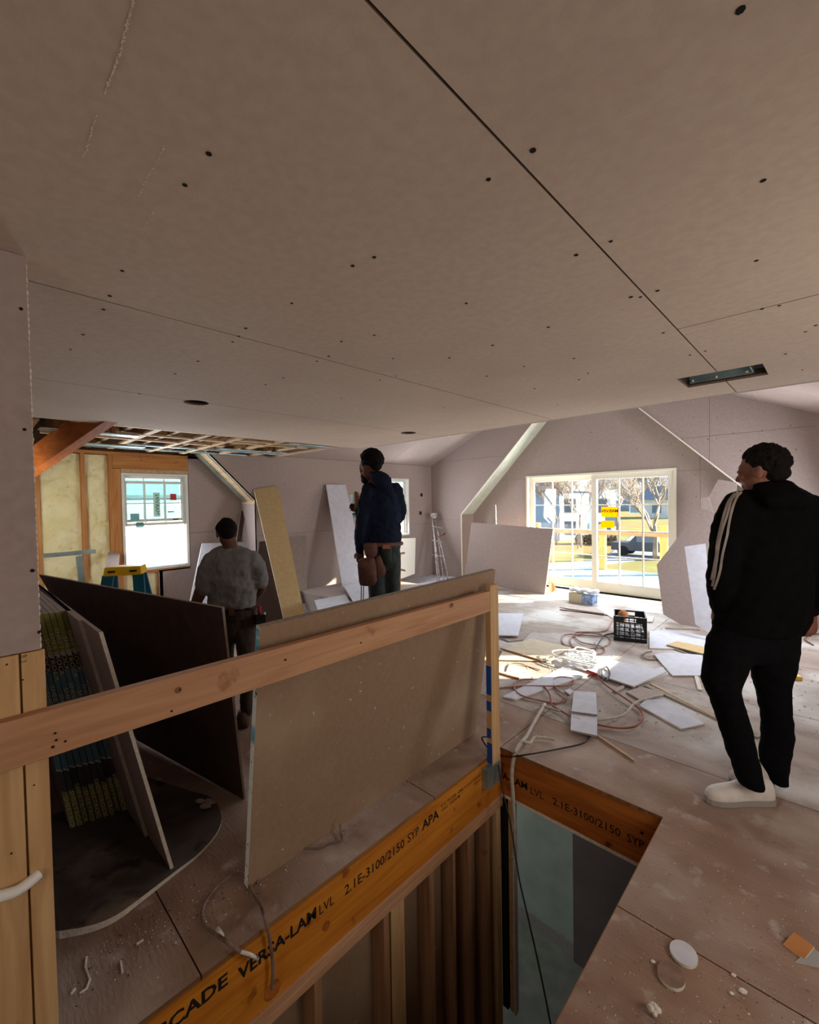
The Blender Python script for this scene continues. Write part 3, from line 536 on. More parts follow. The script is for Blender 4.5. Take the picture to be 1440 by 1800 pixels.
# stack of taped sheets seen end-on
TAPES = [mat('end_tape_%s' % n, c, c2, 1.0, (1, 1, 1), .75) for n, c, c2 in (('green', (128, 132, 62), (108, 112, 50)),)]
def tape_mat():
    m = bpy.data.materials.new('striped_end_tape'); m.use_nodes = True; n = m.node_tree.nodes; l = m.node_tree.links.new; b = n['Principled BSDF']; b.inputs['Roughness'].default_value = .7
    t = n.new('ShaderNodeTexCoord'); s = n.new('ShaderNodeSeparateXYZ'); l(t.outputs['Object'], s.inputs[0])
    a = n.new('ShaderNodeMath'); a.operation = 'MULTIPLY_ADD'; a.inputs[1].default_value = .5; l(s.outputs['Y'], a.inputs[0]); l(s.outputs['Z'], a.inputs[2])
    md = n.new('ShaderNodeMath'); md.operation = 'DIVIDE'; md.inputs[1].default_value = 1.12; l(a.outputs[0], md.inputs[0]); r = n.new('ShaderNodeValToRGB'); r.color_ramp.interpolation = 'CONSTANT'; e = r.color_ramp.elements
    e[0].position = 0; e[0].color = lin((138, 144, 84)); e[1].position = .20; e[1].color = lin((70, 74, 78))
    for p, c in ((.29, (190, 196, 196)), (.30, (92, 136, 156)), (.44, (176, 180, 172)), (.50, (92, 96, 98)), (.54, (94, 142, 164)), (.70, (62, 66, 68)), (.76, (190, 196, 190)), (.77, (142, 146, 74))):
        k = e.new(p); k.color = lin(c)
    l(md.outputs[0], r.inputs[0]); l(r.outputs[0], b.inputs['Base Color']); return m
TAPE = tape_mat(); TXT = mat('pale_tape_lettering', (214, 214, 170), rough=.8)
NS = 9
for k in range(NS):
    t0, t1 = k / NS + .006, (k + 1) / NS - .006
    B0, B1 = Vector((-2.72, .365, .004)), Vector((-2.665, .600, .004)); T0, T1 = Vector((-2.70, .205, 1.10)), Vector((-2.66, .395, 1.10))
    jog = Vector((R_.uniform(-.012, .012), 0, 0))
    bm = NB(); f = [B0.lerp(B1, t0) + jog, B0.lerp(B1, t1) + jog, T0.lerp(T1, t1) + jog, T0.lerp(T1, t0) + jog]; back = Vector((-2.2, 0, 0))
    hexa(bm, [q + back for q in f], f); bmesh.ops.recalc_face_normals(bm, faces=list(bm.faces))
    for q in bm.faces: q.material_index = 1 if q.normal.x > .7 else 0
    pr = put('drywall_sheet', bm, [PAPER, TAPE], label='taped drywall pair in the stack, %s' % (['nearest the camera', 'second from the camera', 'third from the camera', 'fourth from the camera', 'middle one', 'fourth from the dark leaning sheet', 'third from the dark leaning sheet', 'second from the dark leaning sheet', 'nearest the dark leaning sheet'][k]), cat='drywall sheet', group='taped drywall sheets stacked on edge')
    up = ((f[3] + f[2]) - (f[0] + f[1])).normalized(); wd = (f[1] - f[0]); wn = wd.normalized()
    for zc in (.98, .70, .18):
        o = f[0].lerp(f[3], zc / 1.1 - .0 + .02 * (k % 3)) + wd * .12
        words('SHEETROCK', o + Vector((.0015, 0, 0)), -up, wn, wd.length * .76, .22, TXT, pr, th=.0004)
GYPSB = [PAPER, GYPS]
for k, (c, lb) in enumerate((((-.045, -.02), 'short drywall sheet between the taped stack and the sheet reaching into the room'), ((0.0, 0.0), 'drywall sheet on edge whose corner reaches the arc of board on the floor'))):
    e0 = Vector((-2.071, .618, .014)); e1 = Vector((-2.10, .395, 1.10)); sh = Vector((-.30 * (1 - k), 0, 0)); o = Vector((0, -.018 * (1 - k), 0))
    bk = Vector((-1.6, -.02, 0))
    bm = NB(); f = [e0, e0 + Vector((0, .014, 0)), e1 + Vector((0, .014, 0)), e1]; f = [q + sh + o for q in f]
    hexa(bm, [q + bk for q in f], f); bmesh.ops.recalc_face_normals(bm, faces=list(bm.faces))
    for q in bm.faces: q.material_index = 1 if q.normal.x > .7 else 0
    put('drywall_sheet', bm, GYPSB, label=lb, cat='drywall sheet')
# curved offcut on the floor
arc = smooth_path([FL(104, 1646, .012), FL(160, 1634, .012), FL(205, 1614, .012), FL(250, 1580, .012), FL(300, 1540, .012), FL(350, 1500, .012), FL(382, 1462, .012), FL(389, 1432, .012), FL(372, 1402, .012), FL(340, 1392, .012)], 4)
DUSTD = mat('dusty_dark_board', (92, 84, 80), (70, 62, 60), 5, (1, 1, 1), .95, spots=[((130, 112, 96), 3, .55, .75), ((44, 36, 34), 7, .58, .7)])
for i_, p_ in enumerate(arc): p_.z = .012 + max(0, .020 * (1 - i_ / 22))
pts = arc + [Vector((-2.9, .75, .012)), Vector((-2.9, .18, .012)), Vector((-2.2, .16, .012))]
bm = NB(); hexa(bm, [Vector((p.x, p.y, .001)) for p in pts], pts); bmesh.ops.recalc_face_normals(bm, faces=list(bm.faces))
for f in bm.faces: f.material_index = 0 if abs(f.normal.z) > .5 else 1
put('curved_board', bm, [DUSTD, GYPS], label='dark dusty board with a round white edge lying under the drywall stack', cat='board')

# ------------------------------------------------------------------ outside, seen through the sliding door
GZ = -3.0
def GR(px, py): return FL(px, py, GZ)
GRASS = mat('dry_winter_grass', (150, 146, 92), (132, 124, 78), .35, rough=.95, detail=6, spots=[((176, 128, 92), .09, .52, .62), ((120, 130, 60), .2, .56, .7)])
ROAD = mat('pale_asphalt', (150, 158, 172), (136, 144, 160), .5, rough=.9)
gd = setting('ground'); put('lawn', bx((-120, 8.2, GZ - .2), (60, 190, GZ)), GRASS, gd)
def strip(name, pts, z, m, parent):
    bm = NB(); hexa(bm, [Vector((p.x, p.y, GZ)) for p in pts], [Vector((p.x, p.y, GZ + z)) for p in pts]); put(name, bm, m, parent)
strip('road', [GR(925, 1012), GR(1010, 1000), GR(1200, 975), GR(1200, 950), GR(1120, 955), GR(1040, 985), GR(925, 995)], .03, ROAD, gd)
strip('side_road', [GR(1060, 985), GR(1100, 985), GR(1140, 942), GR(1110, 942)], .04, ROAD, gd)
DECKM = mat('sky_shaded_white_membrane', (150, 190, 222), (128, 176, 216), 1.2, rough=.5, spots=[((196, 214, 228), 1.1, .5, .65)])  # blue sky shade on the white membrane is put into its colour
rfo = setting('porch_roof'); put('roof_membrane', bx((-9, 7.85, -.45), (3, 11.2, -.16)), DECKM, rfo)
YW = woodmat('fresh_yellow_timber', (236, 206, 120), (220, 186, 98), 'Z', 10)
pr = thing('porch_railing', (-3.5, 11, -.16), 'new yellow timber porch railing outside the sliding door', 'railing')
for px in (1059, 1167, 944):
    p = at(px, 930, 1, 11.05); b = bx((p.x - .07, 11.0, -.159), (p.x + .07, 11.14, .95)); put('post', b, YW, pr)
put('rail_cap', bx((-7.5, 10.98, .70), (0.2, 11.12, .80)), mat('orange_rail_timber', (226, 178, 130), (208, 156, 106), 3), pr)
HBL = mat('blue_shaded_white_clapboard', (176, 202, 236), (164, 192, 230), 1.5, rough=.8); ROOFM = mat('grey_shingle_roof', (138, 150, 164), (116, 126, 142), 1.2, rough=.9); BRK = mat('red_brick', (150, 84, 66), (126, 66, 52), 6)  # blue shade on the white clapboard is painted into its colour
PANE = mat('dark_window_pane', (104, 128, 156), rough=.2, spec=.6); WTR = mat('bright_white_wall', (232, 236, 240), (222, 228, 236), 1, rough=.8)
def house(x0, x1, y0, y1, hw, hr, wall, label, rows, chim=None, ridge='x'):
    h = thing('house', ((x0 + x1) / 2, y0, GZ), label, 'house')
    b = NB()
    box(b, (x0, y0, GZ), (x1, y1, GZ + hw))
    put('wall', b, wall, h)
    b = NB(); ov = .5; ym, xm = (y0 + y1) / 2, (x0 + x1) / 2
    if ridge == 'x': hexa(b, [(x0 - ov, y0 - ov, GZ + hw), (x0 - ov, y1 + ov, GZ + hw), (x0 - ov, ym, GZ + hr)], [(x1 + ov, y0 - ov, GZ + hw), (x1 + ov, y1 + ov, GZ + hw), (x1 + ov, ym, GZ + hr)])
    else: hexa(b, [(x0 - ov, y0 - ov, GZ + hw), (x1 + ov, y0 - ov, GZ + hw), (xm, y0 - ov, GZ + hr)], [(x0 - ov, y1 + ov, GZ + hw), (x1 + ov, y1 + ov, GZ + hw), (xm, y1 + ov, GZ + hr)])
    bmesh.ops.recalc_face_normals(b, faces=list(b.faces)); put('roof', b, ROOFM, h)
    for (xa, xb, za, zb) in rows:
        w_ = put('window', bx((xa, y0 - .06, GZ + za), (xb, y0 - .001, GZ + zb)), WTR, h); put('pane', bx((xa + .12, y0 - .09, GZ + za + .12), (xb - .12, y0 - .061, GZ + zb - .12)), PANE, w_)
    if chim: put('chimney', bx((chim[0], ym - .4, GZ + hr - 1), (chim[0] + .8, ym + .4, GZ + hr + 1)), BRK, h)
    return h
def HX(px, y): return at(px, 900, 1, y).x
Y = 46.; x0, x1 = HX(905, Y), HX(984, Y)
house(x0 - 6, x1, Y, Y + 8, 5.4, 8.4, HBL, 'shadow-blue house with grey roof and brick chimney beyond the lawn', [(x0 + 6, x0 + 7.4, 3, 4.6), (x0 + 9.6, x0 + 11, 3, 4.6), (x0 + 9.6, x0 + 11, .6, 2.2), (x0 + 6, x0 + 7.4, .6, 2.2)], chim=(HX(948, Y + 4),))
Y = 58.; x0, x1 = HX(984, Y), HX(1046, Y)
house(x0, x1, Y, Y + 7, 4.2, 6.6, WTR, 'white house with a lower grey roof beside the shadow-blue house', [(x0 + 2, x0 + 4, .9, 2.5), (x0 + 6, x0 + 7.6, .9, 2.5), (x0 + 9, x0 + 10.6, 2.6, 3.8)])
Y = 105.; x0, x1 = HX(1128, Y), HX(1195, Y)
house(x0, x1, Y, Y + 9, 4.0, 7.0, WTR, 'distant white house behind the right-hand bare tree', [(x0 + 2, x0 + 4, 1, 3), (x0 + 7, x0 + 9, 1, 3)])
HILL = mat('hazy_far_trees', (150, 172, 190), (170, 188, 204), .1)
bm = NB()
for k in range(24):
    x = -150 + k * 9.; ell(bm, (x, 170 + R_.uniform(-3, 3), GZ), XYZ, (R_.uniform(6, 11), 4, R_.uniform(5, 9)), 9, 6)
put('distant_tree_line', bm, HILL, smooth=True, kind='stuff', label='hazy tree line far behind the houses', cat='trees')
BARK = mat('grey_bark', (176, 164, 158), (150, 138, 132), 2, rough=.9)
def tree(px, py, h, label, seed, spread=.55, tr=.17):
    base = GR(px, py); r = random.Random(seed); t = thing('bare_tree', base, label, 'tree')
    bt, bb = NB(), NB()
    def grow(p, d, ln, rad, lev):
        pts = [p]; q = p.copy(); dd = d.copy()
        for k in range(3): dd = (dd + Vector((r.uniform(-.16, .16), r.uniform(-.16, .16), r.uniform(-.02, .12)))).normalized(); q = q + dd * ln / 3; pts.append(q.copy())
        tube(bt if lev == 0 else bb, pts, max(rad, .020), 7 if lev == 0 else 3, r2=rad * .62)
        if lev >= 5: return
        for k in range(4 if lev < 3 else 3):
            a = r.uniform(0, 6.28); nd = (dd + Vector((math.cos(a), math.sin(a), r.uniform(-.15, .55))) * spread * r.uniform(.7, 1.3)).normalized(); s = pts[-1] if k == 0 else pts[r.choice([2, 3])]
            grow(s, nd, ln * r.uniform(.62, .82), rad * .56, lev + 1)
    grow(base, Vector((.04, 0, 1)), h * .22, tr, 0)
    put('trunk', bt, BARK, t, smooth=True); put('branches', bb, BARK, t, kind='stuff')
tree(1087, 957, 13, 'bare tree behind the yellow window stickers', 3)
tree(1152, 985, 11.5, 'large bare tree at the right of the sliding door view', 11, .6, .2)
tree(1022, 962, 13, 'bare tree in front of the white house', 21, .5, .12)
tree(978, 958, 11, 'slender bare tree between the two houses', 33, .5, .10)
CARB = mat('dark_pickup_paint', (84, 92, 106), rough=.4); TYRE = mat('tyre', (30, 30, 32))
p = GR(1143, 978); cr_ = thing('pickup_truck', p, 'dark pickup truck parked under the right-hand bare tree', 'truck')
b = NB(); box(b, (p.x - 2.6, p.y - .9, GZ + .45), (p.x + 2.6, p.y + .9, GZ + 1.05)); hexa(b, [(p.x - 1.3, p.y - .9, GZ + 1.05), (p.x + .9, p.y - .9, GZ + 1.05), (p.x + .9, p.y + .9, GZ + 1.05), (p.x - 1.3, p.y + .9, GZ + 1.05)], [(p.x - .7, p.y - .8, GZ + 1.75), (p.x + .6, p.y - .8, GZ + 1.75), (p.x + .6, p.y + .8, GZ + 1.75), (p.x - .7, p.y + .8, GZ + 1.75)]); put('body', b, CARB, cr_)
for s in (-1.7, 1.7):
    for e in (-.95, .75): b = NB(); tube(b, [(p.x + s, p.y + e, GZ + .4), (p.x + s, p.y + e + .2, GZ + .4)], .4, 14); put('wheel', b, TYRE, cr_)
put('side_window', bx((p.x - .7, p.y - .93, GZ + 1.15), (p.x + .5, p.y - .9, GZ + 1.6)), PANE, cr_)
HEDG = mat('dark_leafless_hedge', (92, 84, 70), (120, 110, 90), 2)
for i, (px, py, lb) in enumerate(((1030, 956, 'dark low shrub in front of the white house'), (1072, 958, 'dark low shrub left of the tree behind the stickers'))):
    p = GR(px, py); bm = NB()
    for k in range(26): ell(bm, p + Vector((R_.uniform(-.8, .8), R_.uniform(-.4, .4), R_.uniform(.2, .8))), XYZ, (.35, .3, .3), 6, 4)
    put('shrub', bm, HEDG, label=lb, cat='shrub')
UTP = mat('weathered_pole', (126, 112, 104))
p = GR(1016, 965); b = NB(); tube(b, [p, p + Vector((0, 0, 1.5))], .06, 6); put('fence_post', b, UTP, label='thin dark post standing on the lawn before the houses', cat='post')
# white neighbour wall seen through the left windows
nb = thing('neighbour_house', (-20, 4, GZ), 'bright white sunlit building close outside the left windows', 'house')
put('wall', bx((-22, -12, GZ), (-19, 20, 2.0)), mat('sunlit_white_clapboard', (244, 244, 246), (236, 238, 242), .6, (1, 1, 9)), nb)
b = NB(); hexa(b, [(-25, -13, 2.0), (-18.6, -13, 2.0), (-22, -13, 4.2)], [(-25, 21, 2.0), (-18.6, 21, 2.0), (-22, 21, 4.2)]); bmesh.ops.recalc_face_normals(b, faces=list(b.faces)); put('roof', b, mat('pale_blue_grey_roof', (178, 200, 206), (166, 190, 198), 2), nb)

# ------------------------------------------------------------------ boards leaning round the room
def lean(name, base, top, lab, mats=None, th=.013, grp=None):
    return sheet(name, list(base) + list(top), th, mats or [PAPER, GYPS], lab, 'drywall sheet' if 'sheet' in name else 'board', grp)
lean('drywall_strip', [FL(502, 1110, .004), FL(543, 1108, .004)], [at(488, 857, 0, -6.11), at(447, 857, 0, -6.11)], 'tall yellow-tan board strip leaning on the left wall', [STRIPP, GYPS])
b0, b1 = FL(506, 1052, .004), FL(542, 1048, .004)
lean('drywall_sheet', [at(505, 1066, 0, -5.55), at(540, 1060, 0, -5.55)], [at(538, 942, 0, -6.10), at(505, 944, 0, -6.10)], 'brown-grey drywall offcut behind the tall yellow-tan strip', [mat('brown_grey_board_paper', (150, 134, 124), (142, 126, 116), 20), WHITE])
lean('drywall_strip', [at(606, 1052, 0, -5.35), at(650, 1046, 0, -5.35)], [at(608, 852, 0, -6.12), at(573, 852, 0, -6.12)], 'tall pale drywall strip leaning behind the man in the navy hoodie', [WHITEP, GYPS])
# behind the man in grey
lean('drywall_sheet', [at(334, 1060, 0, -5.9), at(462, 1062, 0, -5.9)], [at(465, 950, 0, -6.52), at(354, 957, 0, -6.52)], 'pale drywall sheet leaning behind the man in the grey shirt', [WHITEP, GYPS])
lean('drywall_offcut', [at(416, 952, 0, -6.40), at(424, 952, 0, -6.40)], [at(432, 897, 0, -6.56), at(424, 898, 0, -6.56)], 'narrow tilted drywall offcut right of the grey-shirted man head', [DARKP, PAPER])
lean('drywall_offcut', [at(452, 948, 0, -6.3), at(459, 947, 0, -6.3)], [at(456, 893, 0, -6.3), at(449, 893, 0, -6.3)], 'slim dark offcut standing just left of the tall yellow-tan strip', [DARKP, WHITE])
lean('drywall_strip', [at(178, 1040, 0, -5.9), at(205, 1040, 0, -5.9)], [at(211, 971, 0, -6.52), at(190, 971, 0, -6.52)], 'small mauve drywall strip leaning on the foam wall behind the ladder')
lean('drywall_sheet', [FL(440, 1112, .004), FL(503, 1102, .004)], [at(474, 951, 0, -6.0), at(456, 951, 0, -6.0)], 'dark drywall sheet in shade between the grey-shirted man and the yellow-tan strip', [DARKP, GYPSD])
# low pale sheets behind the rail
def flat(name, pxs, z, lab, m=None, th=.012, grp=None, cat='drywall offcut'):
    return sheet(name, [FL(x, y, z) for x, y in pxs], th, m or [WHITEP, GYPS], lab, cat, grp)
flat('drywall_sheet', [(553, 1055), (607, 1045), (618, 1062), (562, 1080)], .34, 'pale drywall piece on the pile left of the navy-hoodie man', cat='drywall sheet')
flat('drywall_sheet', [(604, 1029), (652, 1020), (662, 1046), (622, 1058)], .37, 'pale drywall piece under the tall strip beside the navy-hoodie man', cat='drywall sheet')
stp = thing('drywall_stack', (-5.0, 4.3, 0), 'low pile of drywall under the two pale pieces by the left wall', 'drywall stack')
for k in range(10): put('drywall_sheet', bx((-5.7 + .01 * (k % 3), 3.55, .004 + k * .0305), (-4.55, 5.05 - .02 * (k % 2), .030 + k * .0305)), GYPSB, stp)
stn = thing('drywall_stack', (-2.95, 2.75, 0), 'flat pile of drywall sheets that the navy-hoodie man stands on', 'drywall stack')
SH = .17
for k in range(6): put('drywall_sheet', bx((-3.55, 2.0 + .01 * (k % 2), .003 + k * .028), (-2.15, 3.3, .029 + k * .028)), GYPSB, stn)
lean('drywall_sheet', [Vector((-5.17, 6.93, .004)), Vector((-3.46, 6.80, .004))], [at(974, 930, 1, 7.02), at(827, 918, 1, 7.02)], 'large mauve drywall sheet leaning left of the sliding door', [PAPER, GYPS])
lean('wood_offcut', [at(864, 925, 1, 7.06), at(872, 925, 1, 7.06)], [at(871, 887, 1, 7.10), at(866, 887, 1, 7.10)], 'short grey wood offcut peeking over the sheet left of the door', [GYPSD, GYPSD], .03)
CARD = mat('orange_cardboard', (196, 136, 84), (182, 120, 70), 8)
sheet('cardboard_flap', [FL(966, 1044, .01), FL(978, 1036, .01), at(968, 1018, 1, 6.95), at(963, 1040, 1, 6.9)], .006, [CARD, CARD], 'small orange-brown cardboard flap at the foot of the sheet by the door', 'cardboard')
flat('drywall_sheet', [(706, 1019), (770, 1008), (812, 1024), (730, 1042)], .02, 'sunlit drywall sheet lying on the floor below the small far window', cat='drywall sheet')
flat('drywall_sheet', [(775, 1012), (868, 1000), (880, 1018), (818, 1024)], .035, 'pale drywall sheet lying in front of the corner stand', cat='drywall sheet')
lean('drywall_offcut', [at(694, 1022, 0, -5.75), at(730, 1008, 0, -5.75)], [at(730, 946, 0, -6.12), at(702, 946, 0, -6.12)], 'bright white offcut leaning under the small far window', [WTR_, GYPS])  # sunlight is put into the pure white; the sun misses this offcut
# right of the door
Yw = 7.05
lean('drywall_sheet', [at(1172, 1084, 1, 6.45), at(1214, 1107, 1, 6.15), at(1290, 1120, 1, 6.2)], [at(1310, 930, 1, 6.8), at(1245, 896, 1, 6.9), at(1228, 893, 1, 6.9), at(1155, 993, 1, 6.65)], 'large angular drywall offcut leaning right of the sliding door')
lean('drywall_offcut', [at(1215, 1080, 1, 6.75), at(1290, 1085, 1, 6.75)], [at(1295, 848, 1, 7.05), at(1262, 842, 1, 7.05), at(1246, 872, 1, 7.03), at(1215, 960, 1, 6.98)], 'pointed drywall offcut rising behind the other boards near the black-clad man')
lean('drywall_offcut', [at(1232, 930, 1, 6.97), at(1262, 930, 1, 6.97)], [at(1246, 873, 1, 7.0), at(1232, 876, 1, 7.0)], 'small blunt drywall piece poking up above the angular offcut')
lean('drywall_strip', [at(1222, 1095, 1, 5.75), at(1258, 1122, 1, 5.75)], [at(1240, 953, 1, 6.35), at(1204, 963, 1, 6.35)], 'narrow pale drywall strip leaning in front of the angular offcut', [WHITEP, GYPS])
# ------------------------------------------------------------------ offcuts on the floor
T = .0125
flat('drywall_offcut', [(1005, 1249), (1050, 1252), (1050, 1293), (1003, 1283)], .032, 'front square grey drywall offcut of the two stacked ones', [WHITEP, GYPSD])
flat('drywall_offcut', [(1009, 1214), (1048, 1217), (1050, 1256), (1005, 1250)], .046, 'rear square grey drywall offcut lying on the front one', [WHITEP, GYPSD])
flat('drywall_offcut', [(884, 1224), (906, 1229), (1052, 1180), (1018, 1158)], .014, 'long thin drywall offcut running into the sunlit patch')
flat('drywall_offcut', [(1010, 1172), (1040, 1150), (1064, 1158), (1172, 1180), (1114, 1206)], .030, 'large pale triangular offcut in the middle of the floor')
flat('drywall_offcut', [(1113, 1205), (1175, 1184), (1165, 1172), (1140, 1178)], .013, 'narrow strip sticking out under the triangular offcut')
flat('drywall_offcut', [(1150, 1150), (1172, 1147), (1250, 1152), (1254, 1187), (1182, 1187)], .016, 'bright pentagonal offcut just left of the black-clad man knees')
flat('drywall_offcut', [(1142, 1109), (1180, 1108), (1250, 1120), (1252, 1142), (1142, 1139)], .014, 'wide pale offcut behind the crate, left of the black-clad man')
flat('drywall_offcut', [(1172, 1133), (1190, 1127), (1256, 1140), (1256, 1154)], .030, 'tan narrow offcut lying across the wide pale offcut', [STRIPP, GYPSD])
flat('drywall_offcut', [(1124, 1240), (1136, 1229), (1170, 1230), (1239, 1272), (1199, 1281)], .014, 'blue-grey slanted offcut nearest the black-clad man foot')
flat('drywall_offcut', [(1101, 1216), (1128, 1207), (1172, 1219), (1130, 1232)], .014, 'dusty offcut touching the slanted blue-grey one', [PAPER, GYPSD])
flat('drywall_offcut', [(873, 1078), (920, 1078), (911, 1117), (870, 1116)], .045, 'pale rectangular offcut behind the guard post')
flat('drywall_offcut', [(878, 1119), (908, 1116), (935, 1108), (920, 1124), (894, 1127)], .014, 'broken grey offcut under the rectangular one', [PAPER, GYPSD])
flat('drywall_sheet', [(884, 1142), (932, 1122), (1006, 1138), (960, 1162), (876, 1160)], .012, 'dusty drywall sheet lying half in the sunlit patch', [mat('sun_tinted_dusty_paper', (206, 192, 168), (196, 182, 158), 12), GYPSD], cat='drywall sheet')  # sun patch is helped by the cream colour given to this dusty sheet
flat('drywall_offcut', [(1048, 1067), (1062, 1065), (1095, 1084), (1078, 1087)], .014, 'small blue-white offcut just behind the crate')
flat('drywall_sheet', [(984, 1071), (1050, 1066), (1076, 1078), (1070, 1081)], .012, 'grey drywall sheet lying between the window box and the crate', [PAPER, HOLE], cat='drywall sheet')
flat('drywall_offcut', [(1138, 1085), (1150, 1083), (1147, 1092), (1138, 1092)], .02, 'tiny white offcut right of the crate')
flat('drywall_offcut', [(1077, 1213), (1098, 1202), (1098, 1208), (1084, 1217)], .014, 'small pinkish offcut beside the triangular one', [PAPER, GYPSD])
flat('drywall_offcut', [(993, 1214), (1002, 1210), (1008, 1215), (1002, 1220)], .016, 'tiny chip left of the two square offcuts')
SCR = [PAPER, GYPSD]
def stick(name, a, c, wd, lab, m=PINEX, z=.006, ht=.012, cat='wood strip'):
    bm = NB(); beam(bm, FL(*a, z), FL(*c, z), wd, ht); put(name, bm, m, label=lab, cat=cat)
stick('wood_strip', (1050, 1293), (1115, 1337), .012, 'thin pale stick pointing toward the stair opening')
stick('wood_strip', (1136, 1205), (1335, 1296), .05, 'long flat batten running to the black-clad man feet', GYPSD)
stick('wood_strip', (1144, 1202), (1260, 1262), .02, 'thin rod lying beside the long flat batten', PINEX, .008)
stick('wood_strip', (880, 1140), (952, 1161), .015, 'thin dark stick crossing the sunlit patch', RAFT, .020, .01)
stick('wood_strip', (877, 1183), (912, 1193), .018, 'short brown stick right of the guard post', RAFT)
stick('wood_strip', (984, 1068), (1062, 1079), .018, 'thin dark strip between the window box and the crate', RAFT, .022, .01)
stick('wood_strip', (1170, 1104), (1230, 1107), .03, 'thin grey strip in front of the leaning boards', GYPSD)
stick('wood_strip', (1224, 1188), (1231, 1213), .03, 'short white strip by the black-clad man knee', GYPS)
stick('wood_strip', (950, 1240), (985, 1250), .02, 'short grey stick in the cord tangle', GYPSD, .03)
stick('wood_strip', (1148, 1128), (1205, 1148), .02, 'splintered grey strip in front of the wide pale offcut', GYPSD)
stick('wood_block', (1372, 1188), (1407, 1191), .07, 'small yellow wood block right of the black-clad man legs', YW, .018, .035, 'wood block')
# ------------------------------------------------------------------ cords
def cord(name, pxs, r, m, lab, z=None, cat='cord', k=6):
    pts = [FL(x, y, (z or r * 1.05) + .004 * ((i * 7) % 3)) for i, (x, y) in enumerate(pxs)]
    bm = NB(); tube(bm, smooth_path(pts, k), r, 7); return put(name, bm, m, smooth=True, label=lab, cat=cat)
cord('extension_cord', [(1078, 1112), (1050, 1118), (1000, 1115), (988, 1122), (996, 1135), (1040, 1140), (1072, 1132), (1066, 1118), (1030, 1113), (1004, 1122), (1010, 1140), (1040, 1150), (1062, 1146), (1056, 1136), (1020, 1128), (1012, 1112), (1060, 1110), (1074, 1096), (1080, 1080)], .007, CORDP, 'dusty pink extension cord coiled left of the crate')
cord('black_cord', [(1082, 1114), (1064, 1116), (1054, 1128), (1044, 1146)], .007, CORDK, 'short black cord from the crate into the pink coil', .02)
cord('extension_cord', [(872, 1210), (920, 1206), (980, 1206), (1006, 1202), (1006, 1193), (984, 1190), (972, 1198), (980, 1212), (996, 1226), (980, 1236), (952, 1232), (916, 1222), (904, 1208), (912, 1196), (938, 1194)], .007, CORDP, 'dusty pink extension cord looping right of the guard post')
cord('extension_cord', [(1042, 1178), (1060, 1200), (1100, 1228), (1124, 1246), (1130, 1262), (1118, 1276), (1090, 1280), (1052, 1274), (1010, 1262), (984, 1248), (970, 1238), (966, 1220), (956, 1206)], .007, mat('red_brown_cord', (156, 92, 74), (132, 80, 66), 16), 'red-brown extension cord looping right of the square offcuts', .018)
cord('cable', [(1165, 1222), (1136, 1228), (1116, 1236), (1100, 1254), (1080, 1262), (1052, 1266)], .008, CORDW, 'dusty white cable lying across the red-brown cord', .03, 'cable')
cord('cable', [(1146, 1145), (1134, 1148), (1132, 1156), (1146, 1160), (1176, 1156)], .006, CORDB, 'grey cable loop behind the pentagonal offcut', None, 'cable')
cord('cable', [(890, 1180), (896, 1168), (912, 1166), (930, 1172), (950, 1178)], .004, CORDB, 'thin grey wire arching through the sunlit patch', None, 'cable')
cord('cable', [(1062, 1196), (1058, 1180), (1066, 1172), (1072, 1184), (1066, 1198)], .006, CORDK, 'small dark wire loop on the triangular offcut', .036, 'cable')
cord('cable', [(1430, 1134), (1416, 1124), (1424, 1116), (1439, 1114)], .008, CORDB, 'brown cable loop on the floor at the right edge', None, 'cable')
# white cable coil in the sun
bm = NB(); cc = FL(1030, 1163, .022)
for k in range(9):
    r0 = R_.uniform(.07, .20); o = Vector((R_.uniform(-.07, .07), R_.uniform(-.06, .06), .008 * k)); ph = R_.uniform(0, 6)
    tube(bm, smooth_path([cc + o + Vector((math.cos(a + ph) * r0 * R_.uniform(.7, 1.5), math.sin(a + ph) * r0 * R_.uniform(.6, 1.1), R_.uniform(0, .02))) for a in [i * .8 for i in range(9)]], 4), .007, 6)
put('cable_coil', bm, WTR, smooth=True, label='tangled coil of white cable in the bright sun patch', cat='cable')
bm = NB(); tube(bm, [FL(1032, 1180, .05), FL(1050, 1186, .05)], [.016, .013], 8); put('plug', bm, mat('red_plug', (176, 60, 56)), smooth=True, label='red plug on the white cable coil', cat='plug')
# cable bundle over the opening edge
b = NB(); tube(b, smooth_path([FL(958, 1238, .03), FL(940, 1268, .02), FL(926, 1294, .02), FL(912, 1312, .03), at(903, 1334, 1, 2.41), at(900, 1362, 1, 2.39), at(902, 1400, 1, 2.38), at(905, 1470, 1, 2.38), at(900, 1510, 1, 2.38)]), [.013] * 40 + [.010] * 9, 8)
put('cable_bundle', b, CORDW, smooth=True, label='dusty white cable bundle dropping over the short beam into the opening', cat='cable')
b = NB(); tube(b, smooth_path([FL(905, 1322, .03), FL(916, 1304, .05), FL(932, 1306, .03), FL(940, 1296, .03), FL(958, 1297, .02), FL(976, 1300, .02)]), .009, 6); put('tape_tie', b, CORDW, smooth=True, label='twisted pale tape tied round the cable bundle', cat='tape')
b = NB(); tube(b, smooth_path([FL(1038, 1292, .01), FL(1026, 1306, .01), FL(985, 1316, .01), FL(930, 1326, .02), at(890, 1330, 1, 2.40), at(862, 1318, 1, 2.36), at(850, 1304, 1, 2.30), at(848, 1296, 1, 2.3), at(858, 1295, 1, 2.36)]), .005, 7)
put('black_cord', b, CORDK, smooth=True, label='black cord running from the square offcuts round the guard post', cat='cord')
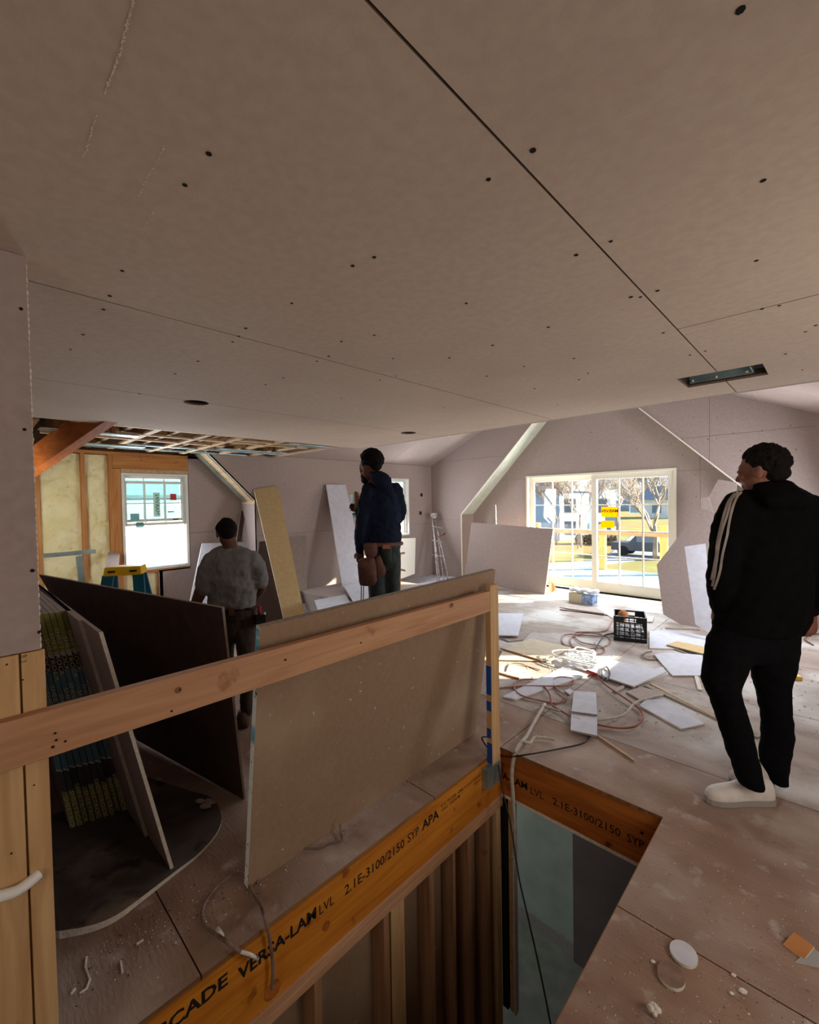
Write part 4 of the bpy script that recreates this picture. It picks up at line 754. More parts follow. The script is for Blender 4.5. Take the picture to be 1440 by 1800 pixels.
b = NB(); tube(b, smooth_path([at(876, 1344, 1, 2.30), at(884, 1390, 1, 2.25), at(898, 1450, 1, 2.2), at(912, 1540, 1, 2.1), at(930, 1620, 1, 2.0), at(948, 1700, 1, 1.9), at(968, 1800, 1, 1.8), at(975, 1850, 1, 1.75)]), .0045, 7)
put('black_cord', b, CORDK, smooth=True, label='black cord hanging down through the stair opening', cat='cord')
# cables over the long beam
b = NB(); tube(b, smooth_path([FL(436, 1540, .01), FL(418, 1535, .02), FL(398, 1545, .02), FL(372, 1570, .012), FL(356, 1600, .012), FL(360, 1625, .012), FL(384, 1645, .03), at(400, 1656, 0, -1.52), at(424, 1674, 0, -1.50), at(452, 1684, 0, -1.49)]), .0065, 8)
put('cable', b, CORDB, smooth=True, label='loop of sheathed cable with torn white end curling over the long beam', cat='cable')
b = NB(); tube(b, [at(424, 1673, 0, -1.494), at(440, 1678, 0, -1.49), at(453, 1686, 0, -1.49)], .0062, 8); tube(b, [FL(382, 1634, .024), FL(390, 1646, .03)], .010, 7); put('torn_cable_wrap', b, GYPS, smooth=True, kind='stuff', label='torn white wrap on the curling cable', cat='wrap')
b = NB(); tube(b, smooth_path([FL(438, 1555, .01), FL(448, 1575, .015), FL(458, 1590, .02), at(465, 1612, 0, -1.515), at(474, 1650, 0, -1.51), at(480, 1700, 0, -1.51), at(478, 1738, 0, -1.51)]), .0065, 8)
put('cable', b, CORDB, smooth=True, label='brown cable hanging straight down across the long beam printing', cat='cable')
b = NB(); tube(b, smooth_path([FL(452, 1552, .008), FL(470, 1524, .01), FL(500, 1502, .012), FL(528, 1492, .01), FL(560, 1492, .01), FL(580, 1484, .02), FL(600, 1478, .02), at(600, 1466, 0, -1.68), at(598, 1448, 0, -1.70)]), .005, 7)
put('cable', b, CORDB, smooth=True, label='thin cable lying along the foot of the tan sheet', cat='cable')
# ------------------------------------------------------------------ plaster discs, scraps, grit
def disc(px, py, z, r, th, m, lab, name, hollow=False, rot=0.2):
    c = FL(px, py, z + th); bm = NB(); rx, ry = r
    o = [(c.x + rx * math.cos(a) * math.cos(rot) - ry * math.sin(a) * math.sin(rot), c.y + rx * math.cos(a) * math.sin(rot) + ry * math.sin(a) * math.cos(rot)) for a in [2 * math.pi * k / 28 for k in range(28)]]
    if hollow:
        i = [(c.x + (x - c.x) * .86, c.y + (y - c.y) * .86) for x, y in o]; b = slab(((0, 0, z), (1, 0, 0), (0, 1, 0), (0, 0, 1)), o, [i], th)
    else: b = slab(((0, 0, z), (1, 0, 0), (0, 1, 0), (0, 0, 1)), o, [], th)
    return put(name, b, m, label=lab, cat='drywall disc')
disc(1202, 1674, .001, (.042, .046), .012, [WHITEP, GYPS], 'round cut-out drywall disc with scored face on the near floor', 'drywall_disc')
disc(1180, 1712, .001, (.040, .045), .012, [mat('brown_disc_paper', (140, 112, 96), (120, 96, 82), 30), GYPS], 'round brown-faced drywall disc with a white rim beside the scored one', 'drywall_disc')
bm = NB(); c = FL(1150, 1776, .012)
for k in range(14): ell(bm, c + Vector((R_.uniform(-.011, .011), R_.uniform(-.011, .011), R_.uniform(-.004, .010))), XYZ, (.009, .009, .008), 7, 5)
put('plaster_lump', bm, GYPS, smooth=True, label='white plaster lump on the near floor edge of the picture', cat='plaster lump')
sheet('wood_chip', [FL(1376, 1660, .003), FL(1396, 1638, .03), FL(1432, 1664, .03), FL(1412, 1688, .003)], .006, [CARD, GYPS], 'curled brown cardboard scrap on the floor at the lower right', 'cardboard scrap')
sheet('glass_scrap', [FL(1398, 1690, .003), FL(1428, 1665, .012), FL(1444, 1676, .012), FL(1440, 1700, .003)], .004, [mat('grey_plastic', (150, 152, 150)), GYPS], 'grey plastic scrap beside the brown cardboard scrap', 'plastic scrap')
for (px, py, s, lb) in ((1148, 1690, .009, 'oval white chip beside the brown-faced disc'), (1290, 1714, .009, 'white chip on the floor joint'), (1306, 1742, .014, 'squarish white chip lower right of the discs'), (1286, 1746, .008, 'thin white chip left of the squarish one')):
    bm = NB(); ell(bm, FL(px, py, s * .5), ((.8, .6, 0), (-.6, .8, 0), (0, 0, 1)), (s, s * .7, s * .45), 6, 4); put('plaster_chip', bm, GYPS, label=lb, cat='plaster chip')
def grit(name, n, region, rs, m, lab):
    bm = NB(); k = 0
    while k < n:
        px, py = region(); p = FL(px, py, .001)
        if (HX0 - .02 < p.x < HX1 + .03 and p.y < HY1 + .03) or p.y > 6.9 or p.x > .3: continue
        s = R_.uniform(*rs) * (1 if p.y < 3 else 1.6); a = R_.uniform(0, 3.1); e = R_.uniform(.4, 1); u, v = Vector((math.cos(a), math.sin(a), 0)), Vector((-math.sin(a), math.cos(a), 0))
        q = [bm.verts.new(p + u * s + v * s * .3 * e), bm.verts.new(p - u * s * .8 + v * s * e), bm.verts.new(p - u * s * .2 - v * s * e), bm.verts.new(p + Vector((0, 0, s * .9)))]
        for f in ((0, 1, 2), (0, 3, 1), (1, 3, 2), (2, 3, 0)): bm.faces.new([q[i] for i in f])
        k += 1
    bmesh.ops.recalc_face_normals(bm, faces=list(bm.faces)); put(name, bm, m, kind='stuff', label=lab, cat='debris')
def reg1():
    t = R_.random(); u = R_.random(); return 130 + t * 730, 1735 - t * 470 + (u - .5) * 90
grit('plaster_crumbs', 420, lambda: (R_.uniform(1000, 1440), R_.uniform(1270, 1800)), (.0012, .0036), GYPS, 'white plaster crumbs strewn over the near right floor')
grit('plaster_crumbs', 420, reg1, (.0012, .0042), GYPS, 'white plaster crumbs strewn along the long beam')
grit('plaster_crumbs', 500, lambda: (R_.uniform(870, 1440), R_.uniform(1075, 1300)), (.002, .008), GYPS, 'white plaster crumbs over the far floor')
grit('dark_grit', 260, lambda: (R_.uniform(1000, 1440), R_.uniform(1420, 1800)), (.001, .003), RAFT, 'dark sawdust specks on the near right floor')
grit('dark_grit', 180, reg1, (.001, .004), HOLE, 'dark specks along the long beam')
# white torn paper shards, left floor
bm = NB()
for pth in ([(152, 1682), (150, 1700), (158, 1722), (152, 1738), (140, 1746)], [(124, 1748), (132, 1738)], [(240, 1660), (252, 1652)], [(212, 1690), (215, 1710)]):
    tube(bm, [FL(x, y, .004) for x, y in pth], .004, 5)
put('paper_shreds', bm, GYPS, kind='stuff', label='torn white paper shreds on the floor at the lower left', cat='debris')
bm = NB(); c = FL(362, 1416, .02)
for k in range(8): ell(bm, c + Vector((R_.uniform(-.05, .05), R_.uniform(-.03, .03), R_.uniform(0, .03))), ((.8, .6, 0), (-.6, .8, 0), (0, 0, 1)), (.028, .016, .01), 6, 4)
put('paper_scrap', bm, PAPER, label='crumpled pale paper scrap near the round edge of the dark board', cat='scrap')
# ------------------------------------------------------------------ crate with contents
cr = thing('milk_crate', (-1.62, 5.30, 0), 'black plastic crate full of white scraps on the floor by the sliding door', 'crate')
fx, fy = (FL(1135, 1131) - FL(1078, 1125)).normalized(), None; fy = Vector((-fx.y, fx.x, 0)); o = FL(1079, 1126, 0); CW, CDp, CHt = .33, .33, .28
def CB(bm, a, b_):                               # box in crate axes
    r = [o + fx * x + fy * y for x, y in ((a[0], a[1]), (b_[0], a[1]), (b_[0], b_[1]), (a[0], b_[1]))]; hexa(bm, [p + Vector((0, 0, a[2])) for p in r], [p + Vector((0, 0, b_[2])) for p in r])
tk = .012
bm = NB(); CB(bm, (0, 0, .002), (CW, CDp, .012)); put('bottom', bm, BLACK, cr)
for nm, A, B_ in (('front', (0, 0), (CW, tk)), ('back', (0, CDp - tk), (CW, CDp)), ('left', (0, tk), (tk, CDp - tk)), ('right', (CW - tk, tk), (CW, CDp - tk))):
    sd = NB(); horiz = nm in ('front', 'back')
    def seg(s0, s1, z0, z1):
        if horiz: CB(sd, (s0, A[1], z0), (s1, B_[1], z1))
        else: CB(sd, (A[0], s0, z0), (B_[0], s1, z1))
    e0, e1 = (0, CW) if horiz else (tk, CDp - tk)
    seg(e0, e1, .012, .04); seg(e0, e1, .055, .07); seg(e0, e0 + .03, .07, .21); seg(e1 - .03, e1, .07, .21)
    for k in range(5): s = e0 + .03 + (e1 - e0 - .06) * (k + .5) / 5.; seg(s - .005, s + .005, .04, .21)
    seg(e0 + .03, e1 - .03, .11, .118); seg(e0 + .03, e1 - .03, .155, .163); m_ = (e0 + e1) / 2
    seg(e0, m_ - .06, .21, .265); seg(m_ + .06, e1, .21, .265); seg(m_ - .06, m_ + .06, .205, .222); seg(e0, e1, .262, .28)
    put('side_panel', sd, BLACK, cr)
p_ = NB()
for k in range(34): ell(p_, o + fx * R_.uniform(.04, .27) + fy * R_.uniform(.03, .28) + Vector((0, 0, R_.uniform(.05, .17))), (fx, fy, (0, 0, 1)), (R_.uniform(.015, .04), .02, R_.uniform(.012, .03)), 6, 4)
put('plaster_scraps', p_, WTR, kind='stuff', label='white crumpled scraps filling the black crate', cat='scraps')
bm = NB(); ell(bm, o + fx * .10 + fy * .2 + Vector((0, 0, .25)), (fx, fy, (0, 0, 1)), (.055, .05, .055), 12, 8); tube(bm, [o + fx * .10 + fy * .2 + Vector((0, 0, .16)), o + fx * .10 + fy * .2 + Vector((0, 0, .24))], .03, 10)
put('brown_sack', bm, CARD, smooth=True, label='brown lump of packing poking out of the black crate', cat='packing')
# bag on a carton by the door
p = FL(1000, 1058); cb2 = thing('carton', (p.x + .15, p.y + .1, 0), 'small blue and white printed carton at the sill of the sliding door', 'box')
bm = NB(); box(bm, (p.x, p.y, .002), (p.x + .20, p.y + .2, .14)); put('carton_body', bm, mat('cream_card', (216, 206, 176)), cb2); bm = NB(); box(bm, (p.x + .205, p.y, .002), (p.x + .36, p.y + .2, .13)); put('blue_printed_side', bm, mat('blue_print', (96, 134, 190), (190, 206, 226), 22), cb2)
bm = NB()
for k in range(9): ell(bm, Vector((p.x + .02 + .045 * k, p.y + .1, .185 + .012 * math.sin(k * 1.7))), XYZ, (.05, .08, .035), 10, 6)
put('plastic_bag', bm, WTR, smooth=True, label='crumpled white plastic bag on top of the carton by the door', cat='bag')
# ------------------------------------------------------------------ step ladder, metal tee, corner stand
TEAL = mat('teal_fibreglass', (14, 92, 112), rough=.5); YCAP = mat('yellow_ladder_cap', (240, 190, 24), rough=.5); CLAB = mat('grey_ladder_label', (120, 140, 150))
la = thing('step_ladder', (-4.6, 1.1, 0), 'step ladder with teal rails and a yellow cap beside the left window', 'ladder')
lc = Vector((-4.5, 1.06, 1.06)); lx, ly = Vector((.5, .86, 0)), Vector((.86, -.5, 0))
def LP(a, b_, z): return lc + lx * a + ly * b_ + Vector((0, 0, z - 1.06))
bm = NB(); hexa(bm, [LP(a, b_, 1.0) for a, b_ in ((-.15, -.09), (.15, -.09), (.15, .09), (-.15, .09))], [LP(a, b_, 1.075) for a, b_ in ((-.14, -.08), (.14, -.08), (.14, .08), (-.14, .08))]); put('cap', soft(bm, .01), YCAP, la)
for s in (-1, 1):
    b = NB(); beam(b, LP(s * .115, .06, 1.0), LP(s * .22, .32, .01), .085, .03, (.86, -.5, .3)); rr_ = put('front_rail', b, TEAL, la)
    b = NB(); beam(b, LP(s * .115, -.06, 1.0), LP(s * .2, -.42, .01), .06, .03, (.86, -.5, .3)); put('rear_rail', b, TEAL, la)
for k in (1, 2, 3): t = k / 4; b = NB(); beam(b, LP(-.115 - .1 * t, .06 + .26 * t, 1.0 - .99 * t), LP(.115 + .1 * t, .06 + .26 * t, 1 - .99 * t), .08, .03); put('step', b, GALV, la)
b = NB(); 
for s, tt in ((-.115, .16), (.05, .12)): box(b, LP(s - .0, .082, 1.03), LP(s + .06, .086, 1.045))
put('cap_print', b, INK, la, kind='stuff')
me_ = thing('metal_frame', (-4.75, .75, 0), 'grey metal stud tee standing against the foam wall', 'metal frame')
a, c = at(76, 977, 0, -4.8), at(168, 969, 0, -4.8); b = NB(); beam(b, a, c, .035, .035); put('cross_bar', b, GALV, me_)
a = at(139, 974, 0, -4.8); b = NB(); beam(b, (a.x, a.y, a.z - .02), (a.x + .02, a.y + .06, .002), .05, .03, (1, 0, 0)); put('upright', b, GALV, me_)
sd = thing('folded_stand', (-5.9, 6.85, 0), 'plaster-spattered folded metal stand leaning in the far left corner', 'stand')
def SP(px, py, X=-5.98): return at(px, py, 0, X)
SPAT = mat('plaster_spattered_metal', (206, 200, 196), (150, 144, 142), 22, rough=.6, spots=[((90, 84, 84), 30, .6, .66)])
for a, c, r in (((760, 912), (772, 1010), .014), ((764, 912), (786, 1006), .014), ((768, 930), (779, 1012), .01), ((762, 930), (768, 1005), .01)):
    b = NB(); ft = SP(c[0], c[1], -5.5); tube(b, [SP(*a), ft, Vector((ft.x + .02, ft.y, .002))], r, 8); put('leg', b, SPAT, sd, smooth=True)
b = NB(); c = SP(763, 908); ell(b, c, XYZ, (.06, .06, .05), 10, 7); box(b, c - Vector((.04, .06, -.01)), c + Vector((.04, .06, .07))); put('head_plate', b, SPAT, sd)
for y in (925, 950, 975): a, c = SP(760, y, -5.75), SP(778, y + 3, -5.65); b = NB(); tube(b, [a, c], .009, 6); put('cross_brace', b, SPAT, sd)
b = NB(); a = SP(781, 938, -5.55); tube(b, [SP(771, 944, -5.6), a], .012, 8); ell(b, a, XYZ, (.03, .03, .03), 8, 6); put('hand_crank', b, mat('dull_red_knob', (120, 70, 66)), sd)
b = NB(); tube(b, [Vector((at(701, 1040, 0, -3.9).x, at(701, 1040, 0, -3.9).y, .002)), at(703, 974, 0, -3.9)], .014, 8); tube(b, [at(698, 974, 0, -3.9), at(711, 972, 0, -3.9)], .012, 8); tube(b, [at(701, 1000, 0, -3.9), at(712, 1003, 0, -3.9)], .012, 8)
put('clamp_pole', b, mat('brass_brown_metal', (160, 124, 76), (120, 92, 60), 12, rough=.5, metal=.3), label='brass-coloured upright pole clamp just right of the navy-hoodie man', cat='clamp')

# ------------------------------------------------------------------ people
UU, WW, ZZ = Vector((.722, .692, 0)), Vector((-.692, .722, 0)), Vector((0, 0, 1))   # across, away, up
def ring_loft(bm, rings):
    rs = [[bm.verts.new(p) for p in r] for r in rings]; n = len(rs[0])
    for a, b in zip(rs, rs[1:]):
        for k in range(n): bm.faces.new((a[k], a[(k + 1) % n], b[(k + 1) % n], b[k]))
    bm.faces.new(list(reversed(rs[0]))); bm.faces.new(rs[-1])
def rows(bm, d0, rws, n=22, sq=1.0):            # horizontal elliptical sections: (py, left px, right px, depth offset, half thickness)
    rr = []
    for py, xl_, xr_, dw, th in rws:
        c = PX((xl_ + xr_) / 2, py, d0 + dw); hw = (xr_ - xl_) / 2 / FPX * (d0 + dw)
        ring = []
        for k in range(n):
            a = 2 * math.pi * k / n; ca, sa = math.cos(a), math.sin(a)
            ca = math.copysign(abs(ca) ** sq, ca); sa = math.copysign(abs(sa) ** sq, sa); ring.append(c + UU * hw * ca + WW * th * sa)
        rr.append(ring)
    ring_loft(bm, rr)
def limb(bm, pts, n=14):                        # (px, py, depth, radius)
    tube(bm, smooth_path([PX(a, b, c) for a, b, c, r in pts], 4), [pts[min(i // 4, len(pts) - 1)][3] + (pts[min(i // 4 + 1, len(pts) - 1)][3] - pts[min(i // 4, len(pts) - 1)][3]) * (i % 4) / 4 for i in range((len(pts) - 1) * 4 + 1)], n)
    for q in (pts[0], pts[-1]): ell(bm, PX(q[0], q[1], q[2]), XYZ, (q[3],) * 3, 12, 8)
TEXN = bpy.data.textures.new('cloth_folds', 'CLOUDS'); TEXN.noise_scale = .07; TEXN.noise_depth = 2
def melt(name, bm, vox, m, parent, folds=0.0, sm=6, label=None, cut=None):
    """join overlapping forms into one continuous surface"""
    off = OFF[parent.name] if parent else Vector()
    bmesh.ops.recalc_face_normals(bm, faces=list(bm.faces))
    me = bpy.data.meshes.new('t'); bm.to_mesh(me); bm.free(); o = bpy.data.objects.new('t', me); COL.objects.link(o)
    r = o.modifiers.new('r', 'REMESH'); r.mode = 'VOXEL'; r.voxel_size = vox
    s = o.modifiers.new('s', 'SMOOTH'); s.factor = .6; s.iterations = sm
    if folds: d = o.modifiers.new('d', 'DISPLACE'); d.texture = TEXN; d.strength = folds; d.mid_level = .5; d.texture_coords = 'GLOBAL'
    dg = bpy.context.evaluated_depsgraph_get(); dg.update(); m2 = bpy.data.meshes.new_from_object(o.evaluated_get(dg)); bpy.data.objects.remove(o)
    b2_ = NB(); b2_.from_mesh(m2); bpy.data.meshes.remove(m2)
    return put(name, b2_, m, parent, smooth=True, label=label)
def head(bm, c, F, s=1.0, neck=None, beard=0):
    """head form: c centre, F facing direction; scaled so that the height is .23"""
    F = Vector(F).normalized(); S = F.cross(ZZ).normalized(); U = S.cross(F).normalized(); ax = (S, F, U)
    def E_(a, f, u, ra, rf, ru): ell(bm, c + S * a * s + F * f * s + U * u * s, ax, (ra * s, rf * s, ru * s), 16, 12)
    E_(0, -.012, .028, .076, .096, .088); E_(0, .022, -.035, .060, .066, .070); E_(0, .048, -.078, .034, .036, .026); E_(0, .060, .030, .056, .030, .030)
    for t in (-1, 1):
        E_(t * .030, .072, -.012, .022, .018, .022); E_(t * .079, -.006, -.008, .010, .020, .032); E_(t * .083, -.014, .008, .008, .014, .016); E_(t * .028, .083, .016, .017, .010, .009)
    tube(bm, [c + F * .082 * s + U * .018 * s, c + F * .106 * s - U * .018 * s, c + F * .104 * s - U * .026 * s], [.008 * s, .013 * s, .012 * s], 8)
    E_(0, .090, -.028, .017, .012, .009); E_(0, .084, -.052, .024, .012, .008); E_(0, .082, -.062, .020, .012, .007)
    return F, S, U
def hair(bm, c, F, s=1.0, vol=1.0, seed=1, nape=-.045, n=240, lump=.016):
    F = Vector(F).normalized(); S = F.cross(ZZ).normalized(); U = S.cross(F).normalized(); r = random.Random(seed)
    ell(bm, c + (F * -.020 + U * .036) * s, (S, F, U), (.083 * s * vol, .096 * s * vol, .090 * s * vol), 18, 12)
    ell(bm, c + (F * -.045 + U * -.005) * s, (S, F, U), (.070 * s, .062 * s, .060 * s), 14, 10)
    for k in range(n):
        a, e = r.uniform(0, 6.283), math.asin(r.uniform(-.35, 1)); f, q, u = math.cos(e) * math.cos(a), math.cos(e) * math.sin(a), math.sin(e)
        if f > .35 and u < .45: continue
        p = c + (S * q * .083 * vol + F * (f * .098 * vol - .018) + U * (u * .094 * vol + .034)) * s
        ell(bm, p, (S, F, U), (lump * s * r.uniform(.6, 1.2),) * 3, 6, 4)
def hand(bm, w, d, back, curl=.6, size=1.0, thumb=1):
    """open palm with five separate bent fingers; d = direction of the fingers, back = back of the hand"""
    d = Vector(d).normalized(); back = Vector(back); back = (back - d * back.dot(d)).normalized(); s = d.cross(back).normalized(); z = size
    ell(bm, w + d * .045 * z, (s, back, d), (.040 * z, .016 * z, .052 * z), 12, 8); tube(bm, [w - d * .03 * z, w + d * .02 * z], [.026 * z, .030 * z], 10)
    for i, (o, ln, r) in enumerate(((-.030, .064, .0078), (-.010, .074, .0086), (.011, .070, .0084), (.031, .054, .0072))):
        p = w + d * (.083 - abs(o) * .2) * z + s * o * z; q = [p - d * .02 * z]; a = 0; dd = d
        for k, (f, ang) in enumerate(((.45, .5), (.32, .9), (.26, .7))):
            a += ang * curl; dd = d * math.cos(a) - back * math.sin(a); q.append(p); p = p + dd * ln * f * z
        q.append(p); tube(bm, q, [r * z * 1.1, r * z * 1.1, r * z, r * z * .92, r * z * .8], 8); ell(bm, p, XYZ, (r * z * .82,) * 3, 7, 5)
    t0 = w + d * .022 * z + s * thumb * .030 * z; t1 = t0 + (s * thumb * .75 + d * .6 - back * .35).normalized() * .036 * z; t2 = t1 + (s * thumb * .2 + d * .9 - back * .5).normalized() * .030 * z
    tube(bm, [t0, t1, t2], [.013 * z, .0105 * z, .0085 * z], 8); ell(bm, t2, XYZ, (.009 * z,) * 3, 7, 5)
def shoe(bm, heel, toe, h=.11, wd=.048):
    heel, toe = Vector(heel), Vector(toe); d = (toe - heel).normalized(); s = d.cross(ZZ).normalized(); L_ = (toe - heel).length; rr = []
    for t, w_, hh in ((0, .6, .62), (.04, .8, .9), (.15, .92, 1.0), (.35, .88, .98), (.5, .9, .78), (.65, 1.02, .62), (.8, 1.05, .55), (.93, .8, .46), (1, .4, .3)):
        c = heel + d * L_ * t; rr.append([c + s * wd * w_ * x + ZZ * (h * hh * y) for x, y in ((-.92, .03), (-1, .18), (-.95, .55), (-.6, .92), (0, 1), (.6, .92), (.95, .55), (1, .18), (.92, .03), (0, 0))])
    ring_loft(bm, rr); return d, s
SKIN = mat('brown_skin', (134, 88, 74), (122, 80, 66), 30, rough=.6, bump=.03, bscale=90, spec=.25)
SKIND = mat('dark_brown_skin', (104, 70, 56), (90, 60, 48), 30, rough=.7, spec=.15)
HAIR = mat('black_hair', (14, 12, 12), (24, 20, 20), 60, rough=.8, bump=.8, bscale=120, spec=.1)
def person(loc, label): return thing('person', loc, label, 'person')

# the man in black, seen from behind
D = 2.23
mb = person(FL(1322, 1405), 'man in a black jacket with pale sleeve stripes, black trousers and white shoes')
FK = (-UU * .52 + WW * .80 - ZZ * .16)
hc = PX(1341, 829, D - .0)
b = NB(); head(b, hc, FK, 1.06); limb(b, [(1342, 830, D + .02, .056), (1346, 862, D + .03, .062), (1350, 900, D + .04, .08)])
limb(b, [(1345, 895, D + .04, .05), (1300, 900, D + .03, .04), (1278, 970, D - .0, .035), (1268, 1030, D + .03, .03), (1263, 1082, D + .10, .026)]); limb(b, [(1350, 895, D + .04, .05), (1415, 900, D + .03, .04), (1438, 980, D + .02, .035), (1432, 1040, D + .06, .03), (1425, 1085, D + .14, .026)])
ell(b, PX(1263, 1085, D + .12), XYZ, (.035, .035, .05), 10, 8)
hand(b, PX(1262, 1082, D + .10), (.1, .15, -1), WW * -1, .9, 1, -1); hand(b, PX(1425, 1085, D + .14), (0, .15, -1), WW * -1, .9, 1, 1)
melt('body', b, .0055, SKIN, mb, sm=2)
b = NB(); hair(b, hc + ZZ * .006, FK, 1.02, 1.0, 4, n=300, lump=.010); ell(b, hc - Vector(FK).normalized() * .05 + ZZ * -.02, XYZ, (.066, .066, .045), 12, 8); melt('hair', b, .006, HAIR, mb, sm=1)
CLO = mat('black_jersey', (9, 9, 10), (12, 12, 13), 20, rough=.95, spec=.05); TRS = mat('black_trousers', (10, 10, 12), (14, 14, 16), 26, rough=.95, spec=.06)
b = NB()
rows(b, D, [(1112, 1262, 1402, .03, .135), (1100, 1258, 1412, .03, .145), (1070, 1270, 1418, .03, .15), (1030, 1276, 1420, .03, .145), (980, 1280, 1424, .03, .14), (930, 1284, 1432, .03, .14), (900, 1287, 1438, .03, .13), (882, 1292, 1434, .03, .115), (868, 1305, 1420, .03, .10), (858, 1316, 1396, .03, .085), (850, 1322, 1378, .03, .07)])
rows(b, D, [(892, 1350, 1432, -.09, .035), (880, 1338, 1430, -.085, .055), (866, 1330, 1420, -.06, .07), (852, 1326, 1392, -.03, .07), (845, 1330, 1380, -.01, .06)])   # folded hood
limb(b, [(1300, 888, D + .03, .075), (1283, 925, D + .01, .078), (1274, 970, D - .01, .072), (1268, 1010, D - .01, .066), (1264, 1040, D + .03, .058), (1266, 1066, D + .08, .046)])
limb(b, [(1420, 892, D + .03, .075), (1436, 940, D + .02, .078), (1444, 990, D + .02, .068), (1436, 1035, D + .05, .062), (1428, 1068, D + .10, .05)])
jk = melt('jacket', b, .011, CLO, mb, folds=.022, sm=4)
# ribbons laid on the sleeve by looking for its surface
dg = bpy.context.evaluated_depsgraph_get(); dg.update()
def drape(obj, off, pxs, wpx, m, parent, name, k=8):
    bm = NB(); L2 = []
    pp = smooth_path([Vector((x, y, 0)) for x, y in pxs], k)
    for i, p in enumerate(pp):
        d = (pp[min(i + 1, len(pp) - 1)] - pp[max(i - 1, 0)]); d.normalize(); q = Vector((-d.y, d.x, 0)) * wpx / 2; row = []
        for sgn in (-1, 0, 1):
            x, y = p.x + q.x * sgn, p.y + q.y * sgn; dr = ray(x, y).normalized(); ok, hit, no, _ = obj.ray_cast(EYE - off, dr)
            row.append((hit + off + no * .0025) if ok else None)
        L2.append(row)
    prev = None
    for row in L2:
        if None in row: prev = None; continue
        cur = [bm.verts.new(v) for v in row]
        if prev: 
            for j in (0, 1): bm.faces.new((prev[j], prev[j + 1], cur[j + 1], cur[j]))
        prev = cur
    if not bm.faces: bm.free(); return
    bmesh.ops.solidify(bm, geom=list(bm.faces), thickness=-.0018)
    return put(name, bm, m, parent)
STRI = mat('pale_grey_stripe', (206, 196, 188), rough=.8)
z7 = lambda l: [(1220 + x / 5.4545, 770 + y / 5.4545) for x, y in l]
for l in ([(475, 505), (420, 560), (375, 660), (350, 760), (315, 950), (280, 1100), (245, 1300), (195, 1450)], [(435, 512), (365, 590), (320, 740), (275, 880), (245, 1000), (228, 1120), (205, 1290), (178, 1420)], [(395, 530), (335, 610), (300, 700), (258, 860), (225, 1020), (215, 1130), (196, 1240), (170, 1360)]):
    drape(jk, OFF[mb.name], z7(l), 4.4, STRI, mb, 'sleeve_stripe')
b = NB(); z4 = lambda y: 760 + y / 2.647; x4 = lambda x: 1140 + x / 2.647
rows(b, D, [(1092, 1262, 1402, .03, .125), (1120, 1250, 1400, .03, .13), (1138, 1246, 1398, .03, .125), (1152, 1244, 1395, .03, .11), (1158, 1250, 1390, .03, .10)])
rows(b, D, [(1120, 1248, 1322, .02, .10), (1150, 1243, 1318, .0, .098), (1194, 1237, 1303, -.02, .088), (1215, 1244, 1297, -.02, .078), (1232, 1252, 1303, -.01, .074), (1260, 1262, 1312, 0, .070), (1289, 1270, 1321, .01, .068), (1327, 1283, 1329, .02, .064), (1349, 1291, 1334, .02, .064), (1366, 1296, 1338, .02, .066), (1382, 1304, 1341, .02, .06)])
rows(b, D, [(1120, 1318, 1402, .06, .10), (1157, 1321, 1397, .08, .098), (1194, 1327, 1387, .10, .085), (1214, 1334, 1384, .10, .078), (1251, 1341, 1388, .12, .074), (1289, 1343, 1391, .14, .070), (1319, 1339, 1388, .16, .068), (1346, 1340, 1383, .17, .066), (1360, 1344, 1381, .17, .062), (1374, 1350, 1382, .17, .058)])
melt('trousers', b, .010, TRS, mb, folds=.014, sm=4)
SHW = mat('off_white_leather', (214, 208, 202), (200, 192, 186), 16, rough=.6); SOLE = mat('grey_sole', (150, 142, 136), rough=.8)
for heel, toe, nm in ((FL(1362, 1414), FL(1247, 1414), 0), (at(1382, 1404, 2, 0), at(1310, 1400, 2, 0), 1)):
    heel = Vector((heel.x, heel.y, 0)) + WW * (.02 + .08 * nm); toe = Vector((toe.x, toe.y, 0)) + WW * (.02 + .08 * nm)
    b = NB(); d, s = shoe(b, heel + ZZ * .022, toe + ZZ * .022, .112, .046); bmesh.ops.recalc_face_normals(b, faces=list(b.faces)); bmesh.ops.subdivide_edges(b, edges=list(b.edges), cuts=1, use_grid_fill=True, smooth=.4)
    sh_ = put('shoe', b, SHW, mb, smooth=True)
    b = NB(); ring_loft(b, [[(heel + (toe - heel) * t + s * .050 * w_ * x + ZZ * y) for x, y in ((-1, .003), (-1, .028), (1, .028), (1, .003))] for t, w_ in ((-.02, .5), (.03, .85), (.2, .92), (.45, .86), (.7, 1.04), (.88, .95), (.98, .65), (1.02, .3))]); put('sole', b, SOLE, sh_)
    for k in range(4): t = .42 + .07 * k; c = heel + (toe - heel) * t + ZZ * (.118 - .011 * k); b = NB(); tube(b, [c - s * .02, c + ZZ * .004, c + s * .02], .0028, 5); put('lace', b, WTR, sh_)

